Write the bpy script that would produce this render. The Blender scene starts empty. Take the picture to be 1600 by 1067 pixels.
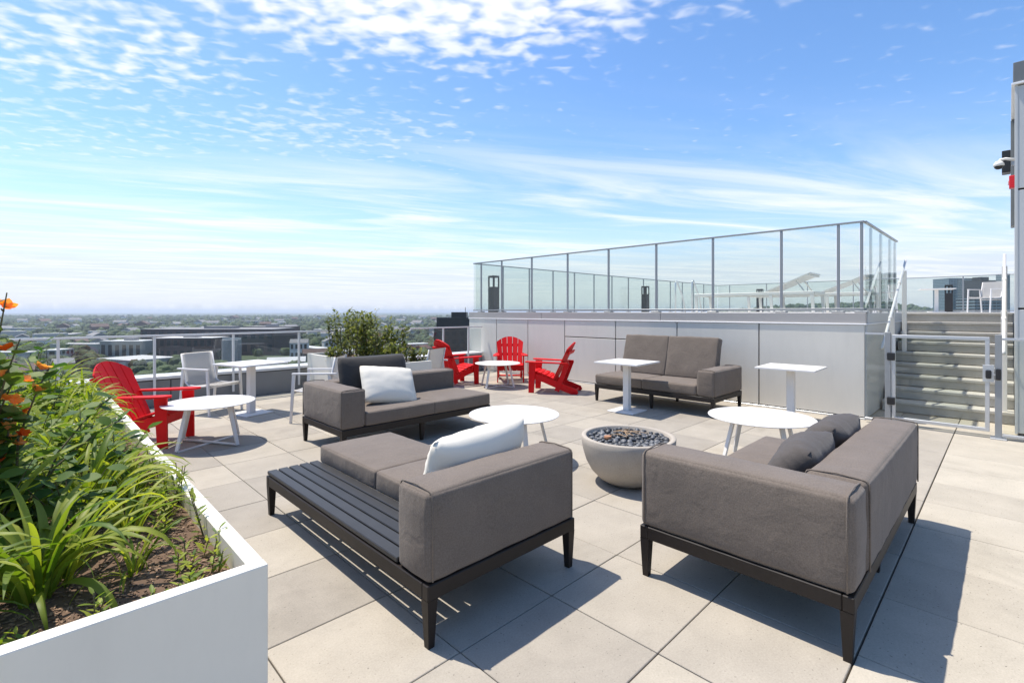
import bpy, bmesh, math, random
from mathutils import Vector, Matrix, noise as mnoise
random.seed(7)
R = math.radians
PI = math.pi
scene = bpy.context.scene
C = scene.collection
# ------------------------------------------------------------------ camera
TH = 0.7924                      # X axis = paving direction to the right, Y axis = paving direction to the left
CAM_H = 1.485
cam = bpy.data.cameras.new('camera')
cam.sensor_width = 36.0
cam.lens = 764.0 / 1600.0 * 36.0
cam.shift_y = -46.5 / 1600.0
cam.clip_start = 0.05
cam.clip_end = 80000
camo = bpy.data.objects.new('camera', cam)
C.objects.link(camo)
camo.location = (0, 0, CAM_H)
camo.rotation_euler = (R(90), 0, TH - R(90))
scene.camera = camo
# ------------------------------------------------------------------ sun and sky
SUN = Vector((-0.15, 0.40, 1.0)).normalized()          # towards the sun
SUN_EL = math.asin(SUN.z)
SUN_AZ = math.atan2(SUN.x, SUN.y)                      # clockwise from +Y
sl = bpy.data.lights.new('sun', 'SUN')
sl.energy = 5.0
sl.angle = R(0.53)
sl.color = (1.0, 0.935, 0.845)
so = bpy.data.objects.new('sun', sl)
C.objects.link(so)
so.rotation_euler = (-SUN).to_track_quat('-Z', 'Y').to_euler()
so.location = (0, 0, 40)

world = bpy.data.worlds.new('World')
scene.world = world
world.use_nodes = True
wn = world.node_tree.nodes
wl = world.node_tree.links
wn.clear()


def wnode(t, **kw):
    n = wn.new(t)
    for k, v in kw.items():
        setattr(n, k, v)
    return n


def wmath(op, a, b=None, c=None, clamp=False):
    n = wnode('ShaderNodeMath', operation=op)
    n.use_clamp = clamp
    for i, v in enumerate((a, b, c)):
        if v is None:
            continue
        if isinstance(v, (int, float)):
            n.inputs[i].default_value = v
        else:
            wl.new(v, n.inputs[i])
    return n.outputs[0]


def wsmooth(v, lo, hi, a=0.0, b=1.0):
    n = wnode('ShaderNodeMapRange', interpolation_type='SMOOTHSTEP')
    wl.new(v, n.inputs['Value'])
    n.inputs['From Min'].default_value = lo
    n.inputs['From Max'].default_value = hi
    n.inputs['To Min'].default_value = a
    n.inputs['To Max'].default_value = b
    return n.outputs[0]


sky = wnode('ShaderNodeTexSky', sky_type='NISHITA')
sky.sun_disc = False
sky.sun_elevation = SUN_EL
sky.sun_rotation = SUN_AZ
sky.altitude = 60
sky.air_density = 1.0
sky.dust_density = 0.6
sky.ozone_density = 2.0
tc = wnode('ShaderNodeTexCoord')
sep = wnode('ShaderNodeSeparateXYZ')
wl.new(tc.outputs['Generated'], sep.inputs[0])
dx, dy, dz = sep.outputs
zc = wmath('MAXIMUM', dz, 0.012)
fr = wmath('SUBTRACT', wmath('MULTIPLY', dx, math.sin(TH)), wmath('MULTIPLY', dy, math.cos(TH)))
ff = wmath('ADD', wmath('MULTIPLY', dx, math.cos(TH)), wmath('MULTIPLY', dy, math.sin(TH)))
pr = wmath('DIVIDE', fr, zc)          # a flat cloud layer over the place, u to the right, v ahead
pf = wmath('DIVIDE', ff, zc)


def wvec(x, y, sx=1.0, sy=1.0, z=0.0):
    n = wnode('ShaderNodeCombineXYZ')
    wl.new(wmath('MULTIPLY', x, sx), n.inputs[0])
    wl.new(wmath('MULTIPLY', y, sy), n.inputs[1])
    n.inputs[2].default_value = z
    return n.outputs[0]


def wnoise(vec, scale, detail=3.0, rough=0.5, dist=0.0):
    n = wnode('ShaderNodeTexNoise')
    wl.new(vec, n.inputs['Vector'])
    n.inputs['Scale'].default_value = scale
    n.inputs['Detail'].default_value = detail
    n.inputs['Roughness'].default_value = rough
    n.inputs['Distortion'].default_value = dist
    return n.outputs['Fac']


def wblob(cx, cy, rx, ry):
    a = wmath('DIVIDE', wmath('SUBTRACT', pr, cx), rx)
    b = wmath('DIVIDE', wmath('SUBTRACT', pf, cy), ry)
    d = wmath('SQRT', wmath('ADD', wmath('MULTIPLY', a, a), wmath('MULTIPLY', b, b)))
    return wsmooth(d, 1.25, 0.35)


cells = wnoise(wvec(pr, pf, 1.0, 1.25), 10.5, 2.5, 0.45, 0.25)
mid = wnoise(wvec(pr, pf, 1.0, 1.0, 3.3), 1.7, 2.0, 0.5)
m1 = wblob(-0.28, 1.30, 1.10, 0.80)
m2 = wblob(-1.60, 1.75, 0.75, 0.75)
m3 = wblob(-2.5, 2.8, 1.5, 0.8)
m4 = wblob(-1.05, 2.75, 1.0, 0.7)
mask = wmath('MAXIMUM', wmath('MAXIMUM', m1, wmath('MULTIPLY', m2, 0.6)), wmath('MAXIMUM', wmath('MULTIPLY', m3, 0.36), wmath('MULTIPLY', m4, 0.48)))
mask = wmath('ADD', mask, wmath('MULTIPLY', wmath('SUBTRACT', mid, 0.52), 0.5))
cum = wsmooth(wmath('ADD', cells, wmath('MULTIPLY', mask, 0.36)), 0.58, 0.94)
cum = wmath('MULTIPLY', cum, wsmooth(pf, 6.0, 3.2))
cum = wmath('MULTIPLY', cum, wmath('ADD', wmath('MULTIPLY', wmath('MAXIMUM', m1, wmath('MULTIPLY', m2, 0.75)), 0.45), 0.55))
wisp = wnoise(wvec(pr, wmath('SUBTRACT', pf, wmath('MULTIPLY', pr, 0.35)), 0.30, 1.0, 1.7), 1.3, 6.0, 0.6, 0.8)
wispmask = wsmooth(pf, 2.0, 4.6)
cir = wmath('MULTIPLY', wsmooth(wisp, 0.36, 0.72), wispmask)
veil = wsmooth(wmath('DIVIDE', 1.0, zc), 2.6, 14.0, 0.0, 0.85)
cov = wmath('MAXIMUM', wmath('MULTIPLY', cum, 0.95), wmath('MULTIPLY', cir, 0.80))
mixc = wnode('ShaderNodeMix', data_type='RGBA')
wl.new(cov, mixc.inputs['Factor'])
hs = wnode('ShaderNodeHueSaturation')
hs.inputs['Saturation'].default_value = 1.18
hs.inputs['Value'].default_value = 1.42
tint = wnode('ShaderNodeMix', data_type='RGBA', blend_type='MULTIPLY')
tint.inputs['Factor'].default_value = 1.0
wl.new(sky.outputs[0], tint.inputs[6])
tint.inputs[7].default_value = (1.04, 1.03, 1.06, 1)
wl.new(tint.outputs[2], hs.inputs['Color'])
mixv = wnode('ShaderNodeMix', data_type='RGBA')
wl.new(veil, mixv.inputs['Factor'])
wl.new(hs.outputs[0], mixv.inputs[6])
mixv.inputs[7].default_value = (5.2, 5.6, 6.5, 1)
wl.new(mixv.outputs[2], mixc.inputs[6])
mixc.inputs[7].default_value = (7.4, 7.5, 7.7, 1)
SKY_STR = 0.125
bg = wnode('ShaderNodeBackground')
bg.inputs['Strength'].default_value = SKY_STR
wl.new(mixc.outputs[2], bg.inputs['Color'])
wo = wnode('ShaderNodeOutputWorld')
wl.new(bg.outputs[0], wo.inputs['Surface'])
scene.view_settings.view_transform = 'Standard'
scene.view_settings.look = 'None'
scene.view_settings.gamma = 1.0
scene.view_settings.use_curve_mapping = False
scene.view_settings.exposure = 0.27
scene.cycles.transparent_max_bounces = 64
scene.cycles.max_bounces = 8

# ------------------------------------------------------------------ materials
MATS = {}


def new_mat(name):
    m = bpy.data.materials.new(name)
    m.use_nodes = True
    nt = m.node_tree
    b = nt.nodes['Principled BSDF']
    MATS[name] = m
    return m, nt, b


def nd(nt, t, **kw):
    n = nt.nodes.new(t)
    for k, v in kw.items():
        setattr(n, k, v)
    return n


def plain(name, col, rough=0.5, metal=0.0, var=0.0, scale=6.0, bump=0.0, bscale=200.0, spec=None, islands=0.0, streak=0.0):
    """colour with faint mottling, optional fine bump and per-piece variation"""
    m, nt, b = new_mat(name)
    b.inputs['Roughness'].default_value = rough
    b.inputs['Metallic'].default_value = metal
    if spec is not None:
        b.inputs['Specular IOR Level'].default_value = spec
    tcn = nd(nt, 'ShaderNodeTexCoord')
    col4 = (*col, 1)
    out = None
    if var > 0:
        nz = nd(nt, 'ShaderNodeTexNoise')
        nz.inputs['Scale'].default_value = scale
        nz.inputs['Detail'].default_value = 5
        nt.links.new(tcn.outputs['Object'], nz.inputs['Vector'])
        mx = nd(nt, 'ShaderNodeMix', data_type='RGBA')
        mx.inputs[6].default_value = tuple(max(0, c * (1 - var)) for c in col) + (1,)
        mx.inputs[7].default_value = tuple(min(1, c * (1 + var)) for c in col) + (1,)
        nt.links.new(nz.outputs['Fac'], mx.inputs['Factor'])
        out = mx.outputs[2]
    if streak > 0 and out is not None:
        mpn = nd(nt, 'ShaderNodeMapping')
        mpn.inputs['Scale'].default_value = (4, 4, 0.8)
        nt.links.new(tcn.outputs['Object'], mpn.inputs['Vector'])
        ns = nd(nt, 'ShaderNodeTexNoise')
        ns.inputs['Scale'].default_value = 1.6
        ns.inputs['Detail'].default_value = 6
        ns.inputs['Roughness'].default_value = 0.7
        nt.links.new(mpn.outputs[0], ns.inputs['Vector'])
        mr_ = nd(nt, 'ShaderNodeMapRange')
        mr_.inputs['From Min'].default_value = 0.45
        mr_.inputs['From Max'].default_value = 0.8
        mr_.inputs['To Min'].default_value = 1.0
        mr_.inputs['To Max'].default_value = 1.0 - streak * 2.2
        nt.links.new(ns.outputs['Fac'], mr_.inputs['Value'])
        hs_ = nd(nt, 'ShaderNodeHueSaturation')
        nt.links.new(mr_.outputs[0], hs_.inputs['Value'])
        nt.links.new(out, hs_.inputs['Color'])
        out = hs_.outputs[0]
    if islands > 0:
        oi = nd(nt, 'ShaderNodeObjectInfo')
        ge = nd(nt, 'ShaderNodeNewGeometry')
        ad = nd(nt, 'ShaderNodeMath', operation='ADD')
        nt.links.new(oi.outputs['Random'], ad.inputs[0])
        nt.links.new(ge.outputs['Random Per Island'], ad.inputs[1])
        fr_ = nd(nt, 'ShaderNodeMath', operation='FRACT')
        nt.links.new(ad.outputs[0], fr_.inputs[0])
        hv = nd(nt, 'ShaderNodeHueSaturation')
        mr = nd(nt, 'ShaderNodeMapRange')
        mr.inputs['To Min'].default_value = 1 - islands
        mr.inputs['To Max'].default_value = 1 + islands
        nt.links.new(fr_.outputs[0], mr.inputs['Value'])
        nt.links.new(mr.outputs[0], hv.inputs['Value'])
        if out is not None:
            nt.links.new(out, hv.inputs['Color'])
        else:
            hv.inputs['Color'].default_value = col4
        out = hv.outputs[0]
    if out is not None:
        nt.links.new(out, b.inputs['Base Color'])
    else:
        b.inputs['Base Color'].default_value = col4
    if bump > 0:
        n2 = nd(nt, 'ShaderNodeTexNoise')
        n2.inputs['Scale'].default_value = bscale
        n2.inputs['Detail'].default_value = 3
        nt.links.new(tcn.outputs['Object'], n2.inputs['Vector'])
        bp = nd(nt, 'ShaderNodeBump')
        bp.inputs['Strength'].default_value = bump
        bp.inputs['Distance'].default_value = 0.004
        nt.links.new(n2.outputs['Fac'], bp.inputs['Height'])
        nt.links.new(bp.outputs[0], b.inputs['Normal'])
    return m


def fabric(name, col, wscale=420.0, var=0.16, crease=0.22):
    m, nt, b = new_mat(name)
    b.inputs['Roughness'].default_value = 0.92
    b.inputs['Specular IOR Level'].default_value = 0.25
    try:
        b.inputs['Sheen Weight'].default_value = 0.12
        b.inputs['Sheen Roughness'].default_value = 0.5
    except Exception:
        pass
    tcn = nd(nt, 'ShaderNodeTexCoord')
    mp = nd(nt, 'ShaderNodeMapping')
    mp.inputs['Scale'].default_value = (1, 1, 1)
    nt.links.new(tcn.outputs['Object'], mp.inputs['Vector'])
    big = nd(nt, 'ShaderNodeTexNoise')
    big.inputs['Scale'].default_value = 5
    big.inputs['Detail'].default_value = 4
    fine = nd(nt, 'ShaderNodeTexNoise')
    fine.inputs['Scale'].default_value = wscale
    fine.inputs['Detail'].default_value = 2
    for n_ in (big, fine):
        nt.links.new(mp.outputs[0], n_.inputs['Vector'])
    ad = nd(nt, 'ShaderNodeMath', operation='MULTIPLY_ADD')
    nt.links.new(fine.outputs['Fac'], ad.inputs[0])
    ad.inputs[1].default_value = 0.75
    ml = nd(nt, 'ShaderNodeMath', operation='MULTIPLY')
    nt.links.new(big.outputs['Fac'], ml.inputs[0])
    ml.inputs[1].default_value = 0.35
    nt.links.new(ml.outputs[0], ad.inputs[2])
    mx = nd(nt, 'ShaderNodeMix', data_type='RGBA')
    mx.inputs[6].default_value = tuple(c * (1 - var * 2.2) for c in col) + (1,)
    mx.inputs[7].default_value = tuple(min(1, c * (1 + var * 1.8)) for c in col) + (1,)
    nt.links.new(ad.outputs[0], mx.inputs['Factor'])
    nt.links.new(mx.outputs[2], b.inputs['Base Color'])
    bp = nd(nt, 'ShaderNodeBump')
    bp.inputs['Strength'].default_value = 0.35
    bp.inputs['Distance'].default_value = 0.002
    nt.links.new(fine.outputs['Fac'], bp.inputs['Height'])
    wr = nd(nt, 'ShaderNodeTexNoise')
    wr.inputs['Scale'].default_value = 9
    wr.inputs['Detail'].default_value = 3
    wr.inputs['Distortion'].default_value = 0.6
    nt.links.new(mp.outputs[0], wr.inputs['Vector'])
    b2 = nd(nt, 'ShaderNodeBump')
    b2.inputs['Strength'].default_value = crease
    b2.inputs['Distance'].default_value = 0.03
    nt.links.new(wr.outputs['Fac'], b2.inputs['Height'])
    nt.links.new(bp.outputs[0], b2.inputs['Normal'])
    nt.links.new(b2.outputs[0], b.inputs['Normal'])
    return m


def concrete(name, ca, cb, pits=0.35, islands=True, bump=0.25, stains=0.0):
    m, nt, b = new_mat(name)
    b.inputs['Roughness'].default_value = 0.85
    b.inputs['Specular IOR Level'].default_value = 0.3
    tcn = nd(nt, 'ShaderNodeTexCoord')
    ge = nd(nt, 'ShaderNodeNewGeometry')
    oi = nd(nt, 'ShaderNodeObjectInfo')
    pos = ge.outputs['Position']
    ad = nd(nt, 'ShaderNodeMath', operation='ADD')
    nt.links.new(oi.outputs['Random'], ad.inputs[0])
    nt.links.new(ge.outputs['Random Per Island'], ad.inputs[1])
    fr_ = nd(nt, 'ShaderNodeMath', operation='FRACT')
    nt.links.new(ad.outputs[0], fr_.inputs[0])
    mx = nd(nt, 'ShaderNodeMix', data_type='RGBA')
    mx.inputs[6].default_value = (*ca, 1)
    mx.inputs[7].default_value = (*cb, 1)
    if islands:
        nt.links.new(fr_.outputs[0], mx.inputs['Factor'])
    else:
        mx.inputs['Factor'].default_value = 0.5
    # blotches, fine grain
    n1 = nd(nt, 'ShaderNodeTexNoise')
    n1.inputs['Scale'].default_value = 3.5
    n1.inputs['Detail'].default_value = 6
    n1.inputs['Roughness'].default_value = 0.6
    n2 = nd(nt, 'ShaderNodeTexNoise')
    n2.inputs['Scale'].default_value = 110
    n2.inputs['Detail'].default_value = 4
    n2.inputs['Roughness'].default_value = 0.75
    n3 = nd(nt, 'ShaderNodeTexNoise')
    n3.inputs['Scale'].default_value = 75
    n3.inputs['Detail'].default_value = 1
    for n_ in (n1, n2, n3):
        nt.links.new(pos, n_.inputs['Vector'])
    hv = nd(nt, 'ShaderNodeHueSaturation')
    nt.links.new(mx.outputs[2], hv.inputs['Color'])
    sm = nd(nt, 'ShaderNodeMath', operation='MULTIPLY_ADD')
    nt.links.new(n1.outputs['Fac'], sm.inputs[0])
    sm.inputs[1].default_value = 0.42
    sm.inputs[2].default_value = 0.52
    s2 = nd(nt, 'ShaderNodeMath', operation='MULTIPLY_ADD')
    nt.links.new(n2.outputs['Fac'], s2.inputs[0])
    s2.inputs[1].default_value = 0.55
    nt.links.new(sm.outputs[0], s2.inputs[2])
    pit = nd(nt, 'ShaderNodeMapRange', interpolation_type='SMOOTHSTEP')
    nt.links.new(n3.outputs['Fac'], pit.inputs['Value'])
    pit.inputs['From Min'].default_value = 0.70
    pit.inputs['From Max'].default_value = 0.76
    pit.inputs['To Min'].default_value = 1.0
    pit.inputs['To Max'].default_value = 1.0 - pits
    s3 = nd(nt, 'ShaderNodeMath', operation='MULTIPLY')
    nt.links.new(s2.outputs[0], s3.inputs[0])
    nt.links.new(pit.outputs[0], s3.inputs[1])
    vout = s3.outputs[0]
    if stains > 0:
        n4 = nd(nt, 'ShaderNodeTexNoise')
        n4.inputs['Scale'].default_value = 1.3
        n4.inputs['Detail'].default_value = 7
        n4.inputs['Roughness'].default_value = 0.7
        n4.inputs['Distortion'].default_value = 0.8
        nt.links.new(pos, n4.inputs['Vector'])
        st_ = nd(nt, 'ShaderNodeMapRange', interpolation_type='SMOOTHSTEP')
        nt.links.new(n4.outputs['Fac'], st_.inputs['Value'])
        st_.inputs['From Min'].default_value = 0.52
        st_.inputs['From Max'].default_value = 0.72
        st_.inputs['To Min'].default_value = 1.0
        st_.inputs['To Max'].default_value = 1.0 - stains
        s4 = nd(nt, 'ShaderNodeMath', operation='MULTIPLY')
        nt.links.new(vout, s4.inputs[0])
        nt.links.new(st_.outputs[0], s4.inputs[1])
        vout = s4.outputs[0]
    nt.links.new(vout, hv.inputs['Value'])
    nt.links.new(hv.outputs[0], b.inputs['Base Color'])
    bp = nd(nt, 'ShaderNodeBump')
    bp.inputs['Strength'].default_value = bump
    bp.inputs['Distance'].default_value = 0.003
    nt.links.new(s3.outputs[0], bp.inputs['Height'])
    nt.links.new(bp.outputs[0], b.inputs['Normal'])
    return m


def glass_mat(name, tint, ior=1.62):
    """clear pane: tinted transmission with a mirror layer that grows towards grazing view"""
    m = bpy.data.materials.new(name)
    m.use_nodes = True
    nt = m.node_tree
    nt.nodes.clear()
    tr = nd(nt, 'ShaderNodeBsdfTransparent')
    tr.inputs['Color'].default_value = (*tint, 1)
    gl = nd(nt, 'ShaderNodeBsdfGlossy')
    gl.inputs['Roughness'].default_value = 0.0
    gl.inputs['Color'].default_value = (0.92, 0.96, 0.97, 1)
    f = nd(nt, 'ShaderNodeFresnel')
    f.inputs['IOR'].default_value = ior
    ge = nd(nt, 'ShaderNodeNewGeometry')
    ff_ = nd(nt, 'ShaderNodeMath', operation='SUBTRACT')
    ff_.inputs[0].default_value = 1.0
    nt.links.new(ge.outputs['Backfacing'], ff_.inputs[1])
    fm = nd(nt, 'ShaderNodeMath', operation='MULTIPLY')
    nt.links.new(f.outputs[0], fm.inputs[0])
    nt.links.new(ff_.outputs[0], fm.inputs[1])
    mx = nd(nt, 'ShaderNodeMixShader')
    nt.links.new(fm.outputs[0], mx.inputs[0])
    nt.links.new(tr.outputs[0], mx.inputs[1])
    nt.links.new(gl.outputs[0], mx.inputs[2])
    o = nd(nt, 'ShaderNodeOutputMaterial')
    nt.links.new(mx.outputs[0], o.inputs['Surface'])
    MATS[name] = m
    return m


def leaf_mat(name, ca, cb, rough=0.45, trans=0.35):
    m, nt, b = new_mat(name)
    oi = nd(nt, 'ShaderNodeObjectInfo')
    ge = nd(nt, 'ShaderNodeNewGeometry')
    ad = nd(nt, 'ShaderNodeMath', operation='ADD')
    nt.links.new(oi.outputs['Random'], ad.inputs[0])
    nt.links.new(ge.outputs['Random Per Island'], ad.inputs[1])
    fr_ = nd(nt, 'ShaderNodeMath', operation='FRACT')
    nt.links.new(ad.outputs[0], fr_.inputs[0])
    mx = nd(nt, 'ShaderNodeMix', data_type='RGBA')
    mx.inputs[6].default_value = (*ca, 1)
    mx.inputs[7].default_value = (*cb, 1)
    nt.links.new(fr_.outputs[0], mx.inputs['Factor'])
    nt.links.new(mx.outputs[2], b.inputs['Base Color'])
    b.inputs['Roughness'].default_value = rough
    b.inputs['Specular IOR Level'].default_value = 0.3
    tl = nd(nt, 'ShaderNodeBsdfTranslucent')
    hv = nd(nt, 'ShaderNodeHueSaturation')
    hv.inputs['Value'].default_value = 1.7
    hv.inputs['Saturation'].default_value = 1.1
    nt.links.new(mx.outputs[2], hv.inputs['Color'])
    nt.links.new(hv.outputs[0], tl.inputs['Color'])
    ms = nd(nt, 'ShaderNodeMixShader')
    ms.inputs[0].default_value = trans
    nt.links.new(b.outputs[0], ms.inputs[1])
    nt.links.new(tl.outputs[0], ms.inputs[2])
    nt.links.new(ms.outputs[0], nt.nodes['Material Output'].inputs['Surface'])
    return m


concrete('paver', (0.305, 0.274, 0.228), (0.405, 0.362, 0.292), pits=0.4, stains=0.13)
concrete('paver_cream', (0.40, 0.358, 0.286), (0.45, 0.404, 0.322), pits=0.6, stains=0.12)
concrete('step_concrete', (0.40, 0.385, 0.345), (0.46, 0.44, 0.395), pits=0.4)
concrete('bowl_concrete', (0.40, 0.355, 0.295), (0.40, 0.355, 0.295), pits=0.2, islands=False, bump=0.1)
plain('joint', (0.05, 0.042, 0.036), 0.95, var=0.3, scale=30)
fabric('taupe', (0.158, 0.128, 0.102), 150, 0.26)
fabric('charcoal', (0.050, 0.046, 0.042), 150)
fabric('pillow_white', (0.80, 0.74, 0.62), 200, 0.03, 0.05)
fabric('pillow_grey', (0.085, 0.074, 0.066), 160, 0.12)
plain('bronze', (0.020, 0.015, 0.012), 0.5, spec=0.3, var=0.2, scale=14, bump=0.05, bscale=300)
plain('slat_dark', (0.028, 0.028, 0.029), 0.45, 0.0, spec=0.4, var=0.25, scale=10, bump=0.08, bscale=120, islands=0.15)
plain('white_paint', (0.70, 0.675, 0.635), 0.4, var=0.05, scale=9, bump=0.03, bscale=300)
plain('white_planter', (0.76, 0.72, 0.615), 0.5, var=0.05, scale=5, streak=0.025, bump=0.06, bscale=500)
plain('sling', (0.60, 0.585, 0.56), 0.8, var=0.06, scale=300, bump=0.25, bscale=600)
plain('red_plastic', (0.64, 0.004, 0.006), 0.55, spec=0.22, var=0.2, scale=8, bump=0.06, bscale=160, islands=0.08)
plain('steel', (0.55, 0.56, 0.56), 0.35, 0.55, var=0.06, scale=12)
plain('rail_grey', (0.30, 0.31, 0.31), 0.4, 0.3, var=0.08, scale=10)
plain('panel', (0.67, 0.63, 0.545), 0.42, 0.0, var=0.05, scale=1.6, streak=0.03, bump=0.03, bscale=60, islands=0.025)
plain('panel_side', (0.50, 0.50, 0.48), 0.5, 0.05, var=0.07, scale=2.5, bump=0.05, bscale=80)
plain('fascia', (0.40, 0.375, 0.345), 0.5, 0.0, var=0.06, scale=4)
plain('trim_white', (0.80, 0.79, 0.77), 0.4)
plain('seam', (0.035, 0.036, 0.038), 0.8)
plain('parapet_panel', (0.205, 0.205, 0.20), 0.55, 0.1, var=0.08, scale=3, islands=0.06)
plain('parapet_cap', (0.66, 0.66, 0.65), 0.5, 0.1, var=0.05, scale=4)
plain('black', (0.012, 0.012, 0.013), 0.45, var=0.2, scale=20)
plain('deck_tile', (0.62, 0.60, 0.56), 0.8, var=0.08, scale=3)
plain('bldg_panel', (0.52, 0.525, 0.505), 0.5, 0.1, var=0.04, scale=2, streak=0.025, islands=0.03)
plain('bldg_dark', (0.16, 0.17, 0.17), 0.5, 0.1, var=0.1, scale=4)
plain('red_alarm', (0.65, 0.01, 0.02), 0.4)
plain('lamp_window', (0.75, 0.76, 0.74), 0.5)
plain('pebble', (0.105, 0.107, 0.11), 0.5, var=0.3, scale=25, bump=0.1, bscale=80, islands=0.5)
plain('rust', (0.42, 0.20, 0.10), 0.7, var=0.3, scale=30)
plain('twig', (0.45, 0.30, 0.17), 0.8, var=0.3, scale=30)
plain('soil', (0.13, 0.08, 0.05), 0.95, var=0.55, scale=28, bump=0.9, bscale=60)
plain('mulch', (0.21, 0.135, 0.085), 0.9, var=0.3, scale=30, islands=0.6)
plain('stem', (0.10, 0.085, 0.03), 0.7, var=0.3, scale=20)
leaf_mat('lily_leaf', (0.085, 0.155, 0.018), (0.36, 0.39, 0.055), 0.5, 0.42)
leaf_mat('shrub_leaf', (0.035, 0.09, 0.018), (0.15, 0.22, 0.035), 0.58, 0.33)
leaf_mat('hedge_leaf', (0.06, 0.085, 0.02), (0.20, 0.21, 0.045), 0.4, 0.35)
leaf_mat('dark_leaf', (0.05, 0.025, 0.018), (0.06, 0.07, 0.02), 0.4, 0.2)
leaf_mat('petal', (0.78, 0.25, 0.05), (0.85, 0.45, 0.16), 0.6, 0.4)
leaf_mat('petal_red', (0.55, 0.05, 0.01), (0.70, 0.14, 0.02), 0.5, 0.35)
glass_mat('guard_glass', (0.90, 0.93, 0.91), 1.6)
glass_mat('low_glass', (0.90, 0.92, 0.92))
glass_mat('gate_glass', (0.955, 0.965, 0.945), 1.5)
M = MATS

# ------------------------------------------------------------------ mesh helpers


def obj(name, bm, mat, parent=None, loc=(0, 0, 0), rot=None, smooth=False):
    if isinstance(bm, bmesh.types.BMesh):
        me = bpy.data.meshes.new(name)
        bm.normal_update()
        bm.to_mesh(me)
        bm.free()
        if smooth:
            me.polygons.foreach_set('use_smooth', [True] * len(me.polygons))
        if mat is not None:
            me.materials.append(M[mat] if isinstance(mat, str) else mat)
    else:
        me = bm
    o = bpy.data.objects.new(name, me)
    C.objects.link(o)
    o.location = loc
    if rot is not None:
        o.rotation_euler = rot
    if parent is not None:
        o.parent = parent
    return o


def thing(name, label, cat, loc=(0, 0, 0), rotz=0.0, group=None):
    o = bpy.data.objects.new(name, None)
    o.empty_display_size = 0.1
    C.objects.link(o)
    o.location = loc
    o.rotation_euler = (0, 0, rotz)
    return tag(o, label, cat, group)


def tag(o, label, cat, group=None):
    o['label'] = label
    o['category'] = cat
    if group:
        o['group'] = group
    return o


def struct(o, kind='structure', label=None):
    o['kind'] = kind
    if label:
        o['label'] = label
    return o


def copy_tree(o, parent=None):
    c = o.copy()
    C.objects.link(c)
    c.parent = parent
    for ch in list(KIDS.get(o.name, o.children)):
        copy_tree(ch, c)
    return c


KIDS = {}


def B():
    return bmesh.new()


def box(bm, x0, x1, y0, y1, z0, z1, bev=0.0, seg=1, off=(0, 0, 0)):
    v = [bm.verts.new((x - off[0], y - off[1], z - off[2])) for x in (x0, x1) for y in (y0, y1) for z in (z0, z1)]
    fs = [(0, 1, 3, 2), (4, 6, 7, 5), (0, 4, 5, 1), (2, 3, 7, 6), (0, 2, 6, 4), (1, 5, 7, 3)]
    faces = [bm.faces.new([v[i] for i in f]) for f in fs]
    if bev > 0:
        es = list({e for f in faces for e in f.edges})
        bmesh.ops.bevel(bm, geom=es, offset=bev, segments=seg, affect='EDGES', profile=0.5)
    return bm


def mbox(x0, x1, y0, y1, z0, z1, bev=0.0, seg=1, off=(0, 0, 0)):
    return box(B(), x0, x1, y0, y1, z0, z1, bev, seg, off)


def bar(bm, a, b, w, t, up=(0, 0, 1), w2=None, t2=None):
    """board from a to b, width w across, thickness t along up"""
    a, b = Vector(a), Vector(b)
    d = (b - a).normalized()
    s = d.cross(Vector(up))
    if s.length < 1e-4:
        s = d.cross(Vector((1, 0, 0)))
    s.normalize()
    u = s.cross(d).normalized()
    w2 = w if w2 is None else w2
    t2 = t if t2 is None else t2
    vs = []
    for p, ww, tt in ((a, w, t), (b, w2, t2)):
        for i, j in ((-1, -1), (1, -1), (1, 1), (-1, 1)):
            vs.append(bm.verts.new(p + s * (i * ww / 2) + u * (j * tt / 2)))
    bm.faces.new([vs[i] for i in (3, 2, 1, 0)])
    bm.faces.new([vs[i] for i in (4, 5, 6, 7)])
    for i in range(4):
        j = (i + 1) % 4
        bm.faces.new([vs[i], vs[j], vs[4 + j], vs[4 + i]])
    return bm


def tube(bm, pts, r, seg=8, cap=True):
    pts = [Vector(p) for p in pts]
    rings = []
    n = len(pts)
    prev = None
    for i, p in enumerate(pts):
        d = (pts[min(i + 1, n - 1)] - pts[max(i - 1, 0)]).normalized()
        if prev is None:
            s = d.cross(Vector((0, 0, 1)))
            if s.length < 1e-3:
                s = d.cross(Vector((1, 0, 0)))
        else:
            s = prev - d * prev.dot(d)
        s.normalize()
        prev = s
        u = d.cross(s)
        rr = r[i] if isinstance(r, (list, tuple)) else r
        rings.append([bm.verts.new(p + s * (rr * math.cos(2 * PI * k / seg)) + u * (rr * math.sin(2 * PI * k / seg))) for k in range(seg)])
    for i in range(n - 1):
        for k in range(seg):
            k2 = (k + 1) % seg
            bm.faces.new([rings[i][k], rings[i][k2], rings[i + 1][k2], rings[i + 1][k]])
    if cap:
        bm.faces.new(rings[0][::-1])
        bm.faces.new(rings[-1])
    return bm


def lathe(bm, prof, seg=32, center=(0, 0)):
    rings = []
    for r, z in prof:
        if r < 1e-5:
            rings.append([bm.verts.new((center[0], center[1], z))])
        else:
            rings.append([bm.verts.new((center[0] + r * math.cos(2 * PI * k / seg), center[1] + r * math.sin(2 * PI * k / seg), z)) for k in range(seg)])
    for a, b in zip(rings[:-1], rings[1:]):
        for k in range(seg):
            k2 = (k + 1) % seg
            if len(a) == 1:
                bm.faces.new([a[0], b[k2], b[k]])
            elif len(b) == 1:
                bm.faces.new([a[k], a[k2], b[0]])
            else:
                bm.faces.new([a[k], a[k2], b[k2], b[k]])
    return bm


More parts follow.
